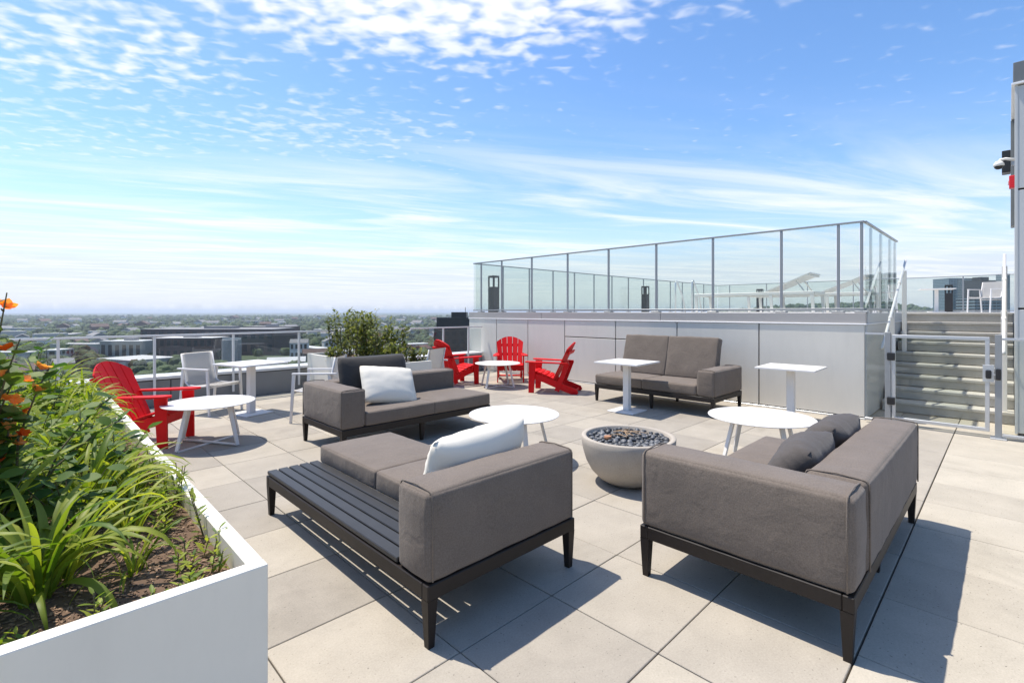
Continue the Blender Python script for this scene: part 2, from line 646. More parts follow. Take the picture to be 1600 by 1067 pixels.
def softbox(x0, x1, y0, y1, z0, z1, r=0.035, bulge=0.008, wr=0.003, cell=0.07, seed=0.0, off=(0, 0, 0)):
    """upholstered block: rounded edges, slightly swollen faces, faint wrinkles"""
    c = Vector(((x0 + x1) / 2, (y0 + y1) / 2, (z0 + z1) / 2))
    h = Vector(((x1 - x0) / 2, (y1 - y0) / 2, (z1 - z0) / 2))
    rr = [min(r, h[i] * 0.95) for i in range(3)]

    def ticks(i):
        hi = h[i]
        e = [hi, hi - rr[i] * 0.12, hi - rr[i] * 0.35, hi - rr[i] * 0.65, hi - rr[i]]
        n = max(1, int(2 * (hi - rr[i]) / cell))
        core = [-(hi - rr[i]) + 2 * (hi - rr[i]) * k / n for k in range(n + 1)]
        t = sorted(set([round(v, 6) for v in ([-v for v in e] + core + e)]))
        return t
    T = [ticks(i) for i in range(3)]
    bm = B()
    cache = {}

    def vert(p):
        key = tuple(round(v, 5) for v in p)
        if key in cache:
            return cache[key]
        q = Vector([max(-(h[i] - rr[i]), min(h[i] - rr[i], p[i])) for i in range(3)])
        d = Vector(p) - q
        # cube corner region to sphere
        dn = Vector([d[i] / rr[i] for i in range(3)])
        m = max(abs(v) for v in dn)
        if dn.length > 1e-6:
            dn = dn / dn.length * m
        out = q + Vector([dn[i] * rr[i] for i in range(3)])
        w = 1.0
        nrm = dn.normalized() if dn.length > 1e-6 else Vector((0, 0, 0))
        f = [1 - (p[i] / h[i]) ** 2 for i in range(3)]
        for i in range(3):
            if abs(nrm[i]) > 0.3:
                j, k = (i + 1) % 3, (i + 2) % 3
                out[i] += math.copysign(bulge * (max(f[j], 0) ** 0.5) * (max(f[k], 0) ** 0.5), nrm[i])
        g = out + c
        if wr > 0:
            nz = mnoise.noise(Vector((g.x * 9 + seed, g.y * 9, g.z * 9))) + 0.6 * mnoise.noise(Vector((g.x * 22, g.y * 22 + seed, g.z * 22)))
            out += nrm * (nz * wr)
        v = bm.verts.new(out + c - Vector(off))
        cache[key] = v
        return v
    for ax in range(3):
        a, b = (ax + 1) % 3, (ax + 2) % 3
        for sgn in (-1, 1):
            for i in range(len(T[a]) - 1):
                for j in range(len(T[b]) - 1):
                    quad = []
                    for ii, jj in ((i, j), (i + 1, j), (i + 1, j + 1), (i, j + 1)):
                        p = [0, 0, 0]
                        p[ax] = sgn * h[ax]
                        p[a] = T[a][ii]
                        p[b] = T[b][jj]
                        quad.append(vert(p))
                    if sgn < 0:
                        quad = quad[::-1]
                    if len(set(quad)) == 4:
                        bm.faces.new(quad)
    return bm


def pillow_bm(w, h, t, seed=0.0, n=22, crease=0.012):
    """scatter cushion standing in its local XZ plane, thickness along Y"""
    bm = B()
    grid = {}
    for s in (-1, 1):
        for i in range(n + 1):
            for j in range(n + 1):
                u, v = -1 + 2 * i / n, -1 + 2 * j / n
                edge = i in (0, n) or j in (0, n)
                if edge and s == 1:
                    grid[(s, i, j)] = grid[(-1, i, j)]
                    continue
                pr_ = max(0.0, (1 - abs(u) ** 2.6)) ** 0.5 * max(0.0, (1 - abs(v) ** 2.6)) ** 0.5
                th = t / 2 * pr_
                # edges pull in between the corners
                x = u * w / 2 * (1 - 0.025 * (1 - v * v) - 0.05 * v ** 6)
                z = v * h / 2 * (1 - 0.03 * (1 - u * u) - 0.05 * u ** 6)
                wr = 0.7 * crease * mnoise.noise(Vector((u * 1.8 + seed, v * 1.8, s * 3.0))) + 0.22 * crease * mnoise.noise(Vector((u * 7 + seed, v * 4, s * 5.0)))
                rad = max(abs(u), abs(v))
                pl = 0.45 * crease * math.sin(23 * math.atan2(v, u) + seed + 2 * math.sin(5 * math.atan2(v, u))) * max(0, rad - 0.5)
                y = s * max(0.0, th + (wr + pl) * (1 if pr_ > 0.05 else 0))
                grid[(s, i, j)] = bm.verts.new((x, y, z))
    for s in (-1, 1):
        for i in range(n):
            for j in range(n):
                q = [grid[(s, i, j)], grid[(s, i + 1, j)], grid[(s, i + 1, j + 1)], grid[(s, i, j + 1)]]
                if s > 0:
                    q = q[::-1]
                try:
                    bm.faces.new(q)
                except ValueError:
                    pass
    return bm


# ------------------------------------------------------------------ the place: building under the terrace
GZ = -46.0                                  # street level
o = struct(obj('building_body', mbox(-9, 7.9, -9, 9.74, GZ, -0.07), 'parapet_panel'))
# terrace floor bed (dark joints show between the pavers)
floor = struct(obj('terrace_floor', mbox(-4.2, 9.2, -5.0, 9.36, -0.06, -0.022), 'joint'))
S = 0.6096
GX, GY = 1.338, 1.6796
near = []
for a in range(-9, 14):
    for b in range(-11, 13):
        x0 = GX + S * a
        y0 = GY + S * b
        x1, y1 = x0 + S, y0 + S
        if x1 < -4 or x0 > 9.1 or y1 < -4.6 or y0 > 9.34:
            continue
        y1c = min(y1, 9.345)
        if y1c - y0 < 0.05:
            continue
        cx, cy = x0 + S / 2, y0 + S / 2
        d = cx * math.cos(TH) + cy * math.sin(TH)
        r = cx * math.sin(TH) - cy * math.cos(TH)
        inview = d > 0.9 and abs(r) < d * 1.16
        near.append((0 if inview else 1, d if d > 0 else 50 - d, x0, x1, y0, y1c, b))
near.sort()
pav_mesh = {}
rest = {'paver': B(), 'paver_cream': B()}
cnt = 0
rng = random.Random(3)
for inv, d, x0, x1, y0, y1, b in near:
    cream = (b <= -3) or (b == -2 and rng.random() < 0.3)
    mat = 'paver_cream' if cream else 'paver'
    g = 0.0028
    gy1 = 0.0042 if b == -3 else g
    gy0 = 0.0042 if b == -2 else g
    full = abs((y1 - y0) - S) < 1e-6
    zt = rng.uniform(-0.0012, 0.0012)
    if cnt < 298 and inv == 0:
        key = (mat, round(y1 - y0, 4), gy0, gy1)
        if key not in pav_mesh:
            bm = mbox(g, S - g, gy0, (y1 - y0) - gy1, -0.045, 0.0, 0.0028, 1)
            me = bpy.data.meshes.new('paver')
            bm.to_mesh(me)
            bm.free()
            me.materials.append(M[mat])
            pav_mesh[key] = me
        obj('paver', pav_mesh[key], None, floor, (x0, y0, zt))
        cnt += 1
    else:
        box(rest[mat], x0 + g, x1 - g, y0 + gy0, y1 - gy1, -0.045, zt)
for k, bm in rest.items():
    if len(bm.verts):
        o = obj('paver_field', bm, k, floor)
        o['kind'] = 'stuff'
    else:
        bm.free()

# ------------------------------------------------------------------ raised deck wall
WX = 8.19
YL = 9.90
ZC = 1.47
dk = thing('raised_deck_wall', 'light grey panelled wall of the raised pool deck', 'wall', (WX, 5.6, 0))
OFF = (WX, 5.6, 0)
obj('backing', mbox(WX + 0.012, 8.9, 1.40, YL - 0.01, -0.02, 1.30, off=OFF), 'seam', dk)
seams = [9.90, 8.845, 7.779, 6.689, 5.406, 4.127, 2.756, 1.378]
for i in range(7):
    ya, yb = seams[i + 1], seams[i]
    gp = 0.009
    spans = [(0.035, 1.298)]
    if i in (3, 4):
        spans = [(0.035, 0.942), (0.962, 1.298)]
    for z0, z1 in spans:
        obj('panel', mbox(WX - 0.006, WX + 0.02, ya + gp, yb - gp, z0, z1, 0.003, 1, OFF), 'panel', dk)
obj('base_channel', mbox(WX - 0.03, WX + 0.03, 1.38, YL, -0.01, 0.022, 0.002, 1, OFF), 'steel', dk)
obj('trim', mbox(WX - 0.022, WX + 0.05, 1.362, YL + 0.01, 1.302, 1.322, 0.003, 1, OFF), 'trim_white', dk)
for ya, yb in ((1.372, 4.445), (4.452, 7.35), (7.357, YL)):
    obj('fascia', mbox(WX - 0.004, WX + 0.10, ya, yb, 1.3225, ZC, 0.003, 1, OFF), 'fascia', dk)
# side return along the stairs
obj('side_panel', mbox(WX + 0.021, 11.6, 1.362, 1.40, 0.02, 1.30, 0.003, 1, OFF), 'panel_side', dk)
obj('side_fascia', mbox(WX + 0.101, 11.6, 1.366, 1.46, 1.3225, ZC, 0.003, 1, OFF), 'panel_side', dk)
obj('side_trim', mbox(WX + 0.051, 11.6, 1.352, 1.40, 1.3025, 1.3215, 0.002, 1, OFF), 'trim_white', dk)
obj('end_panel', mbox(WX + 0.021, 8.9, YL - 0.008, YL + 0.02, 0.02, 1.30, off=OFF), 'panel', dk)
# deck slab
bm = B()
box(bm, WX + 0.102, 24.3, 1.462, YL, 0.6, ZC - 0.004)
box(bm, 11.56, 24.3, -7.0, 1.4615, 0.6, ZC - 0.0045)
struct(obj('raised_deck_floor', bm, 'deck_tile'))
struct(obj('lower_block', mbox(8.95, 24.3, -7.0, 9.74, GZ, -0.03), 'parapet_panel'))
struct(obj('deck_core', mbox(11.9, 24.25, -6.9, 9.7, -0.02, 0.59), 'panel_side'))

# ------------------------------------------------------------------ glass guards of the raised deck
RZ = 2.75


def guard(name, label, p0, p1, posts, z0, z1, glass, metal, rail_w=0.045, rail_h=0.026, post_w=0.036, shoe=True, group=None, clamps=True, gap=0.012, post_d=0.034, post_y=0.0):
    """glass balustrade from p0 to p1 (plan points); posts = distances along it"""
    p0, p1 = Vector((*p0, 0)), Vector((*p1, 0))
    L = (p1 - p0).length
    ang = math.atan2(p1.y - p0.y, p1.x - p0.x)
    t = thing(name, label, 'railing', (p0.x, p0.y, z0), ang, group)
    H_ = z1 - z0
    obj('top_rail', mbox(0, L, -rail_w / 2, rail_w / 2, H_ - rail_h, H_, 0.004, 2), metal, t)
    if shoe:
        obj('bottom_rail', mbox(0, L, -0.022, 0.022, 0.035, 0.065, 0.003, 1), metal, t)
    pm = None
    for s in posts:
        bmp = mbox(-post_w / 2, post_w / 2, post_y - post_d / 2, post_y + post_d / 2, 0.0, H_ - rail_h - 0.0005, 0.004, 1)
        po = obj('post', bmp, metal, t, (s, 0, 0))
        if clamps:
            obj('base_plate', mbox(-0.075, 0.075, -0.06, 0.06, 0.0005, 0.022, 0.004, 1), metal, po, (0, 0, 0))
    edges = sorted([0.0] + list(posts) + [L])
    for a, b in zip(edges[:-1], edges[1:]):
        if b - a < 0.12:
            continue
        ga = (post_w / 2 + gap if a in posts else 0.008) if post_y == 0 else 0.005
        gb = (post_w / 2 + gap if b in posts else 0.008) if post_y == 0 else 0.005
        obj('pane', mbox(a + ga, b - gb, -0.006, 0.006, 0.068 if shoe else 0.08, H_ - rail_h - 0.001), glass, t)
    return t


guard('glass_guard', 'long glass guard with slim grey posts on top of the panelled wall', (8.25, 9.79), (8.25, 1.40),
      [9.79 - y for y in (9.489, 8.724, 7.714, 6.658, 5.611, 4.565, 3.512, 2.451, 1.705, 1.43)], ZC, RZ, 'guard_glass', 'rail_grey')
guard('glass_guard', 'glass guard along the far left edge of the raised deck', (8.31, 9.79), (23.5, 9.79),
      [x - 8.31 for x in (9.31, 10.365, 11.422, 12.478, 13.535, 14.597, 15.66, 16.72, 17.78, 18.84, 19.9, 20.95, 22.0, 23.0)], ZC, RZ, 'guard_glass', 'rail_grey')
guard('glass_guard', 'far glass guard at the back of the raised deck before the skyline', (23.5, 9.76), (23.5, -3.2),
      [0.55 + 1.62 * k for k in range(8)], ZC, RZ, 'guard_glass', 'rail_grey')
guard('glass_guard', 'side glass guard beside the stairs that mirrors the towers', (8.28, 1.40), (11.05, 1.40),
      [0.56, 1.36, 2.2, 2.74], ZC, RZ, 'guard_glass', 'rail_grey', post_w=0.03, clamps=False, post_d=0.03, post_y=0.024)

# ------------------------------------------------------------------ stairs, handrails, gate
st = thing('concrete_stairs', 'grey concrete stairs climbing to the raised deck behind the gate', 'stairs', (9.15, 0.65, 0))
for i in range(9):
    xs = 9.15 + 0.30 * i
    z1 = ZC / 9 * (i + 1)
    y0, y1 = (-0.06, 1.33)
    bm = mbox(xs, xs + (0.335 if i < 8 else 0.30), y0, y1, z1 - 0.155, z1 - 0.042, 0.004, 1, (9.15, 0.65, 0))
    rs = obj('riser', bm, 'step_concrete', st)
    obj('tread', mbox(xs - 0.022, xs + 0.31, y0 - 0.001, y1 + 0.001, z1 - 0.0415, z1, 0.006, 2, (9.15, 0.65, 0)), 'step_concrete', st)
obj('stair_body', mbox(9.2, 11.55, -0.055, 1.325, -0.02, 0.14, off=(9.15, 0.65, 0)), 'step_concrete', st)


def handrail(label, y):
    t = thing('handrail', label, 'handrail', (8.5, y, 0))
    f = (8.5, y, 0)
    sl_ = (2.33 - 1.0) / (10.56 - 8.40)
    pts = [(8.38, y, 0.97), (8.40, y, 1.0), (10.60, y, 1.0 + 2.2 * sl_)]
    obj('grip', tube(B(), [Vector(p) - Vector(f) for p in pts], 0.018, 10), 'white_paint', t, smooth=True)
    for x in (9.0, 9.9):
        z = 1.0 + (x - 8.40) * sl_
        obj('sleeve', tube(B(), [Vector((x, y, z)) - Vector(f), Vector((x + 0.07, y, z + 0.07 * sl_)) - Vector(f)], 0.0235, 10), 'white_paint', t, smooth=True)
    for x, zb in ((9.22, 0.16), (10.45, 0.81)):
        z = 1.0 + (x - 8.40) * sl_
        obj('post', mbox(x - 0.02, x + 0.02, y - 0.03, y + 0.03, zb, z - 0.01 if x < 10 else 2.17, 0.004, 1, f), 'white_paint', t)
    return t


handrail('white tube handrail on the left side of the stairs', 1.22)
handrail('white tube handrail on the right side of the stairs', 0.035)

gt = thing('glass_gate', 'low glass gate with pale metal frame at the foot of the stairs', 'gate', (8.05, 0.61, 0))
GO = (8.05, 0.61, 0)
for y in (1.11, 0.077):
    po = obj('post', mbox(8.03, 8.075, y - 0.03, y + 0.03, 0.0, 1.215, 0.003, 1, GO), 'rail_grey', gt)
    obj('base_plate', mbox(7.985, 8.12, y - 0.07, y + 0.07, 0.0005, 0.014, 0.002, 1, GO), 'steel', po)
for z0, z1, nm in ((1.145, 1.185, 'top_frame'), (0.075, 0.115, 'bottom_frame')):
    obj(nm, mbox(8.035, 8.07, 0.15, 1.065, z0, z1, 0.003, 1, GO), 'steel', gt)
for y0, y1 in ((0.15, 0.19), (1.03, 1.065)):
    obj('side_frame', mbox(8.0355, 8.0695, y0, y1, 0.1155, 1.1445, 0.003, 1, GO), 'steel', gt)
obj('pane', mbox(8.047, 8.057, 0.1905, 1.0295, 0.1155, 1.1445, off=GO), 'gate_glass', gt)
for z in (0.90, 0.32):
    obj('hinge', mbox(8.00, 8.032, 1.03, 1.115, z - 0.05, z + 0.05, 0.012, 2, GO), 'black', gt)
lt = obj('latch', mbox(7.995, 8.034, 0.135, 0.185, 0.70, 0.80, 0.012, 2, GO), 'black', gt)
obj('latch_plate', mbox(8.028, 8.0345, 0.11, 0.21, 0.66, 0.86, 0.002, 1, GO), 'steel', lt)
obj('keeper', mbox(7.995, 8.029, 0.055, 0.10, 0.69, 0.82, 0.010, 2, GO), 'black', gt)
obj('latch_bolt', mbox(8.008, 8.018, 0.101, 0.134, 0.745, 0.757, off=GO), 'steel', gt)
sp = guard('fixed_glass_panel', 'narrow fixed glass panel between the wall corner and the gate', (8.05, 1.358), (8.05, 1.142), [], 0.0, 1.20, 'gate_glass', 'steel', rail_w=0.03, rail_h=0.022)
sp['category'] = 'glass panel'
sp = guard('fixed_glass_panel', 'fixed glass panel between the gate post and the right building', (8.05, 0.045), (8.05, -1.4), [], 0.0, 1.18, 'gate_glass', 'steel', rail_w=0.03, rail_h=0.03)
sp['category'] = 'glass panel'

# ------------------------------------------------------------------ building at the right edge
bl = thing('stair_building', 'pale grey panelled building at the right edge with dark roof band', 'building', (9.3, -2.0, 0))
BO = (9.3, -2.0, 0)
obj('core', mbox(8.45, 10.2, -4.5, -0.085, -0.02, 4.2, off=BO), 'seam', bl)
zs = [0.02, 1.52, 2.95, 4.2]
for z0, z1 in zip(zs[:-1], zs[1:]):
    for ya, yb in ((-0.072, -1.6), (-1.62, -3.1), (-3.12, -4.5)):
        obj('panel', mbox(8.43, 8.455, yb, ya, z0 + 0.012, z1 - 0.012, 0.003, 1, BO), 'bldg_panel', bl)
    obj('panel', mbox(8.457, 10.2, -0.088, -0.066, z0 + 0.012, z1 - 0.012, 0.003, 1, BO), 'bldg_panel', bl)
obj('corner_trim', mbox(8.424, 8.452, -0.086, -0.058, 0.02, 4.2, 0.003, 1, BO), 'bldg_panel', bl)
obj('trim', mbox(8.39, 10.25, -4.5, -0.03, 4.2005, 4.225, 0.003, 1, BO), 'trim_white', bl)
obj('roof_band', mbox(8.41, 10.22, -4.5, -0.045, 4.2255, 4.47, 0.004, 1, BO), 'bldg_dark', bl)
obj('side_flashing', mbox(9.9, 10.19, -0.0655, -0.028, 2.7, 4.19, 0.004, 1, BO), 'bldg_dark', bl)
cam_t = thing('security_camera', 'white dome security camera on a bracket at the right building', 'camera', (8.62, -0.06, 3.33))
obj('arm', tube(B(), [(0, 0.0, 0.02), (0, 0.08, 0.05), (0, 0.125, 0.045), (0, 0.14, 0.02)], 0.017, 8), 'white_paint', cam_t, smooth=True)
obj('housing', lathe(B(), [(0.0, 0.03), (0.03, 0.03), (0.05, 0.0), (0.052, -0.025), (0.045, -0.032)], 16, (0, 0.14)), 'white_paint', cam_t, smooth=True)
obj('dome', lathe(B(), [(0.044, -0.031), (0.04, -0.05), (0.025, -0.066), (0, -0.072)], 16, (0, 0.14)), 'black', cam_t, smooth=True)
sp_t = thing('wall_speaker', 'black box loudspeaker mounted high on the right building', 'loudspeaker', (8.95, -0.06, 3.28))
obj('cabinet', mbox(-0.09, 0.09, 0.035, 0.115, -0.02, 0.26, 0.008, 2), 'black', sp_t)
obj('bracket', mbox(-0.02, 0.02, -0.005, 0.0345, 0.07, 0.17), 'steel', sp_t)
al = thing('alarm_strobe', 'small red alarm box under the black loudspeaker', 'alarm', (8.9, -0.06, 3.08))
obj('case', mbox(-0.05, 0.05, -0.004, 0.05, -0.03, 0.13, 0.008, 2), 'red_alarm', al)
obj('lens', mbox(-0.025, 0.025, 0.0505, 0.062, 0.02, 0.07, 0.004, 1), 'lamp_window', al)

# ------------------------------------------------------------------ parapet and low glass rail on the left
pp = thing('parapet', 'low dark grey panelled parapet with pale metal cap along the terrace edge', 'parapet', (2, 9.36, 0))
PO = (2, 9.36, 0)
x = -5.0
k = 0
while x < 8.1:
    x2 = min(x + 1.1, 8.15)
    obj('panel', mbox(x + 0.006, x2 - 0.006, 9.36, 9.385, 0.0, 0.405, 0.003, 1, PO), 'parapet_panel', pp)
    x = x2
obj('core', mbox(-5.0, 8.16, 9.386, 9.74, -0.07, 0.40, off=PO), 'seam', pp)
obj('cap', mbox(-5.0, 8.17, 9.335, 9.78, 0.4215, 0.47, 0.006, 2, PO), 'parapet_cap', pp)
obj('shadow_gap', mbox(-5.0, 8.165, 9.375, 9.75, 0.40, 0.421, off=PO), 'seam', pp)
lr = thing('terrace_railing', 'low glass railing with thin white posts along the left terrace edge', 'railing', (2, 9.31, 0))
LO = (2, 9.31, 0)
RP = [-4.12, -3.02, -1.92, -0.82, 0.281, 1.379, 2.48, 3.584, 4.69, 5.80, 6.912, 7.67]
obj('top_rail', mbox(-4.9, 8.12, 9.285, 9.335, 1.095, 1.125, 0.005, 2, LO), 'white_paint', lr)
for xx in RP:
    obj('post', mbox(xx - 0.017, xx + 0.017, 9.292, 9.328, 0.12, 1.0945, 0.003, 1, LO), 'white_paint', lr)
ed = [-4.9] + RP + [8.1]
for a, b_ in zip(ed[:-1], ed[1:]):
    obj('pane', mbox(a + 0.022, b_ - 0.022, 9.304, 9.314, 0.49, 1.06, off=LO), 'low_glass', lr)

# ------------------------------------------------------------------ sofas
LEGZ = 0.215


def sofa_frame(t, x0, x1, y0, y1, off, mids=True, px0=None):
    """low metal frame with tapered legs"""
    w = 0.045
    for (xa, xb, ya, yb) in ((x0, x1, y0, y0 + w), (x0, x1, y1 - w, y1), (x0, x0 + w, y0 + w + 0.0005, y1 - w - 0.0005), (x1 - w, x1, y0 + w + 0.0005, y1 - w - 0.0005)):
        obj('frame_rail', mbox(xa, xb, ya, yb, LEGZ, 0.285, 0.004, 1, off), 'bronze', t)
    obj('platform', mbox((x0 + w + 0.001) if px0 is None else px0, x1 - w - 0.001, y0 + w + 0.001, y1 - w - 0.001, 0.235, 0.27, off=off), 'bronze', t)

    def leg(cx, cy):
        bm = B()
        bar(bm, (cx - off[0], cy - off[1], LEGZ + 0.001), (cx - off[0], cy - off[1], 0.0), 0.052, 0.052, (0, 1, 0), 0.032, 0.032)
        obj('leg', bm, 'bronze', t)
    for cx in (x0 + 0.027, x1 - 0.027):
        for cy in (y0 + 0.027, y1 - 0.027):
            leg(cx, cy)
    if mids:
        if x1 - x0 > y1 - y0:
            leg((x0 + x1) / 2, y0 + 0.08)
            leg((x0 + x1) / 2, y1 - 0.08)
        else:
            leg(x0 + 0.08, (y0 + y1) / 2)
            leg(x1 - 0.08, (y0 + y1) / 2)


def pip(t, pts, off, mat='taupe', r=0.0045):
    obj('piping', tube(B(), [Vector(p) - Vector(off) for p in pts], r, 6), mat, t, smooth=True)


def seam_loop(t, ax, at, a0, a1, z0, z1, off, mat='taupe', r=0.0042):
    """piped seam round the end of an upholstered block; ax = axis the block runs along"""
    c_ = 0.022
    e = 0.0035
    a0, a1, z0, z1 = a0 - e, a1 + e, z0, z1 + e
    loop = [(a0, z0 + 0.01), (a0, z1 - c_), (a0 + c_ * 0.3, z1 - c_ * 0.3), (a0 + c_, z1), ((a0 + a1) / 2, z1 + 0.008), (a1 - c_, z1), (a1 - c_ * 0.3, z1 - c_ * 0.3), (a1, z1 - c_), (a1, z0 + 0.01)]
    pts_ = [((at, a, z) if ax == 'x' else (a, at, z)) for a, z in loop]
    obj('piping', tube(B(), [Vector(p_) - Vector(off) for p_ in pts_], r, 6), mat, t, smooth=True)


# chaise in the middle foreground
A = (1.73, 2.80, 0)
t = thing('daybed', 'taupe daybed with dark slatted side shelf and bolster, nearest the planter', 'daybed', A)
x0, x1, y0, y1 = 1.235, 2.265, 1.775, 3.82
sofa_frame(t, x0, x1, y0, y1, A, mids=False, px0=x0 + 0.40)
obj('bolster', softbox(x0 + 0.004, x1 - 0.002, y0 + 0.004, y0 + 0.255, 0.287, 0.685, 0.026, 0.010, 0.004, seed=1, off=A), 'taupe', t, smooth=True)
sw = 0.066
for q_ in (x0 + 0.026, x1 - 0.026):
    seam_loop(t, 'x', q_, y0 + 0.004, y0 + 0.255, 0.287, 0.685, A)
for k in range(5):
    xa = x0 + 0.006 + k * (sw + 0.011)
    obj('slat', mbox(xa, xa + sw, y0 + 0.262, y1 - 0.004, 0.292, 0.318, 0.004, 1, A), 'slat_dark', t)
for k in range(4):
    yb_ = y0 + 0.42 + k * 0.47
    obj('batten', mbox(x0 + 0.05, x0 + 0.36, yb_, yb_ + 0.03, 0.2715, 0.2915, off=A), 'slat_dark', t)
xs_ = x0 + 0.006 + 5 * (sw + 0.011) + 0.004
ym = (y0 + 0.26 + y1) / 2
obj('seat_cushion', softbox(xs_, x1 - 0.004, y0 + 0.262, ym + 0.012, 0.30, 0.432, 0.020, 0.008, 0.003, seed=4, off=A), 'taupe', t, smooth=True)
obj('seat_cushion', softbox(xs_, x1 - 0.004, ym + 0.008, y1 - 0.004, 0.30, 0.432, 0.020, 0.008, 0.003, seed=9, off=A), 'taupe', t, smooth=True)
obj('cushion_base', mbox(xs_ + 0.01, x1 - 0.012, y0 + 0.27, y1 - 0.012, 0.2865, 0.301, off=A), 'pillow_white', t)
p = tag(obj('throw_pillow', pillow_bm(0.74, 0.44, 0.23, 2.0, crease=0.014), 'pillow_white', None, (1.86, 2.19, 0.615), (R(20), R(-2), R(2)), True),
        'off-white pillow leaning on the bolster of the nearest daybed', 'pillow')

# sofa facing the chaise
Bq = (3.24, 5.2, 0)
t = thing('corner_sofa', 'grey sofa with one left arm, tall dark back cushion and open right end', 'sofa', Bq)
x0, x1, y0, y1 = 2.235, 4.245, 4.70, 5.71
sofa_frame(t, x0, x1, y0, y1, Bq)
obj('arm', softbox(x0 + 0.003, x0 + 0.255, y0 + 0.003, y1 - 0.003, 0.287, 0.675, 0.026, 0.010, 0.004, seed=2, off=Bq), 'taupe', t, smooth=True)
obj('back_bolster', softbox(x0 + 0.259, x1 - 0.003, y1 - 0.25, y1 - 0.003, 0.287, 0.675, 0.026, 0.010, 0.003, seed=3, off=Bq), 'taupe', t, smooth=True)
xm = (x0 + 0.26 + x1) / 2
for xa, xb, sd in ((x0 + 0.262, xm + 0.003, 5), (xm - 0.003, x1 - 0.003, 6)):
    obj('seat_cushion', softbox(xa, xb, y0 + 0.003, y1 - 0.255, 0.289, 0.432, 0.020, 0.008, 0.003, seed=sd, off=Bq), 'taupe', t, smooth=True)
for q_ in (y0 + 0.024, y1 - 0.024):
    seam_loop(t, 'y', q_, x0 + 0.003, x0 + 0.255, 0.287, 0.675, Bq)
seam_loop(t, 'x', x1 - 0.025, y1 - 0.25, y1 - 0.003, 0.287, 0.675, Bq)
bc = obj('back_cushion', pillow_bm(0.92, 0.56, 0.22, 7.0, crease=0.008), 'charcoal', t, (2.98 - Bq[0], 5.39 - Bq[1], 0.685), (R(-13), 0, R(0)), True)
tag(obj('throw_pillow', pillow_bm(0.68, 0.48, 0.20, 5.0), 'pillow_white', None, (3.00, 5.10, 0.63), (R(-34), R(7), R(-6)), True),
    'off-white pillow propped against the tall dark back cushion', 'pillow')

# sofa at the right
Cq = (3.45, 0.955, 0)
t = thing('corner_sofa', 'large taupe sofa in the right foreground seen from behind its back and arm', 'sofa', Cq)
x0, x1, y0, y1 = 2.455, 4.455, 0.45, 1.46
sofa_frame(t, x0, x1, y0, y1, Cq)
obj('arm', softbox(x0 + 0.003, x0 + 0.255, y0 + 0.003, y1 - 0.003, 0.287, 0.70, 0.028, 0.010, 0.004, seed=12, off=Cq), 'taupe', t, smooth=True)
obj('back_bolster', softbox(x0 + 0.258, x1 - 0.003, y0 - 0.004, y0 + 0.25, 0.287, 0.705, 0.028, 0.010, 0.004, seed=13, off=Cq), 'taupe', t, smooth=True)
xm = (x0 + 0.26 + x1) / 2
for xa, xb, sd in ((x0 + 0.262, xm + 0.003, 15), (xm - 0.003, x1 - 0.003, 16)):
    obj('seat_cushion', softbox(xa, xb, y0 + 0.255, y1 - 0.003, 0.289, 0.435, 0.034, 0.016, 0.004, seed=sd, off=Cq), 'taupe', t, smooth=True)
for q_ in (y0 + 0.026, y1 - 0.026):
    seam_loop(t, 'y', q_, x0 + 0.003, x0 + 0.255, 0.287, 0.70, Cq)
for q_ in (x0 + 0.28, x1 - 0.025):
    seam_loop(t, 'x', q_, y0 - 0.004, y0 + 0.25, 0.287, 0.705, Cq)
tag(obj('throw_pillow', pillow_bm(0.64, 0.38, 0.26, 11.0, crease=0.026), 'pillow_grey', None, (3.20, 0.85, 0.60), (R(36), 0, R(3)), True),
    'crumpled dark grey pillow on the right sofa, nearer its arm', 'pillow')
tag(obj('throw_pillow', pillow_bm(0.64, 0.38, 0.26, 17.0, crease=0.026), 'pillow_grey', None, (3.84, 0.845, 0.61), (R(34), 0, R(-2)), True),
    'dark grey pillow at the far end of the right sofa', 'pillow')

# sofa against the wall
Dq = (7.24, 3.85, 0)
t = thing('wall_sofa', 'taupe two-seat sofa with tall back cushions and one arm against the panelled wall', 'sofa', Dq)
x0, x1, y0, y1 = 6.735, 7.74, 2.85, 4.86
sofa_frame(t, x0, x1, y0, y1, Dq)
obj('arm', softbox(x0 + 0.003, x1 - 0.003, y0 + 0.003, y0 + 0.25, 0.287, 0.655, 0.03, 0.010, 0.004, seed=22, off=Dq), 'taupe', t, smooth=True)
for q_ in (x0 + 0.024, x1 - 0.024):
    seam_loop(t, 'x', q_, y0 + 0.003, y0 + 0.25, 0.287, 0.655, Dq)
ym = (y0 + 0.255 + y1) / 2
for ya, yb, sd in ((y0 + 0.255, ym + 0.002, 25), (ym - 0.002, y1 - 0.003, 26)):
    obj('seat_cushion', softbox(x0 + 0.003, x1 - 0.25, ya, yb, 0.289, 0.44, 0.03, 0.010, 0.003, seed=sd, off=Dq), 'taupe', t, smooth=True)
obj('back_bolster', softbox(x1 - 0.246, x1 - 0.003, y0 + 0.255, y1 - 0.003, 0.287, 0.60, 0.03, 0.006, 0.002, seed=27, off=Dq), 'taupe', t, smooth=True)
for yc, sd in ((3.515, 31), (4.335, 37)):
    bm = softbox(-0.07, 0.07, -0.4105, 0.4105, -0.33, 0.33, 0.022, 0.008, 0.006, seed=sd)
    obj('back_cushion', bm, 'taupe', t, (7.50 - Dq[0], yc - Dq[1], 0.75), (0, R(14), 0), True)

# ------------------------------------------------------------------ round tables


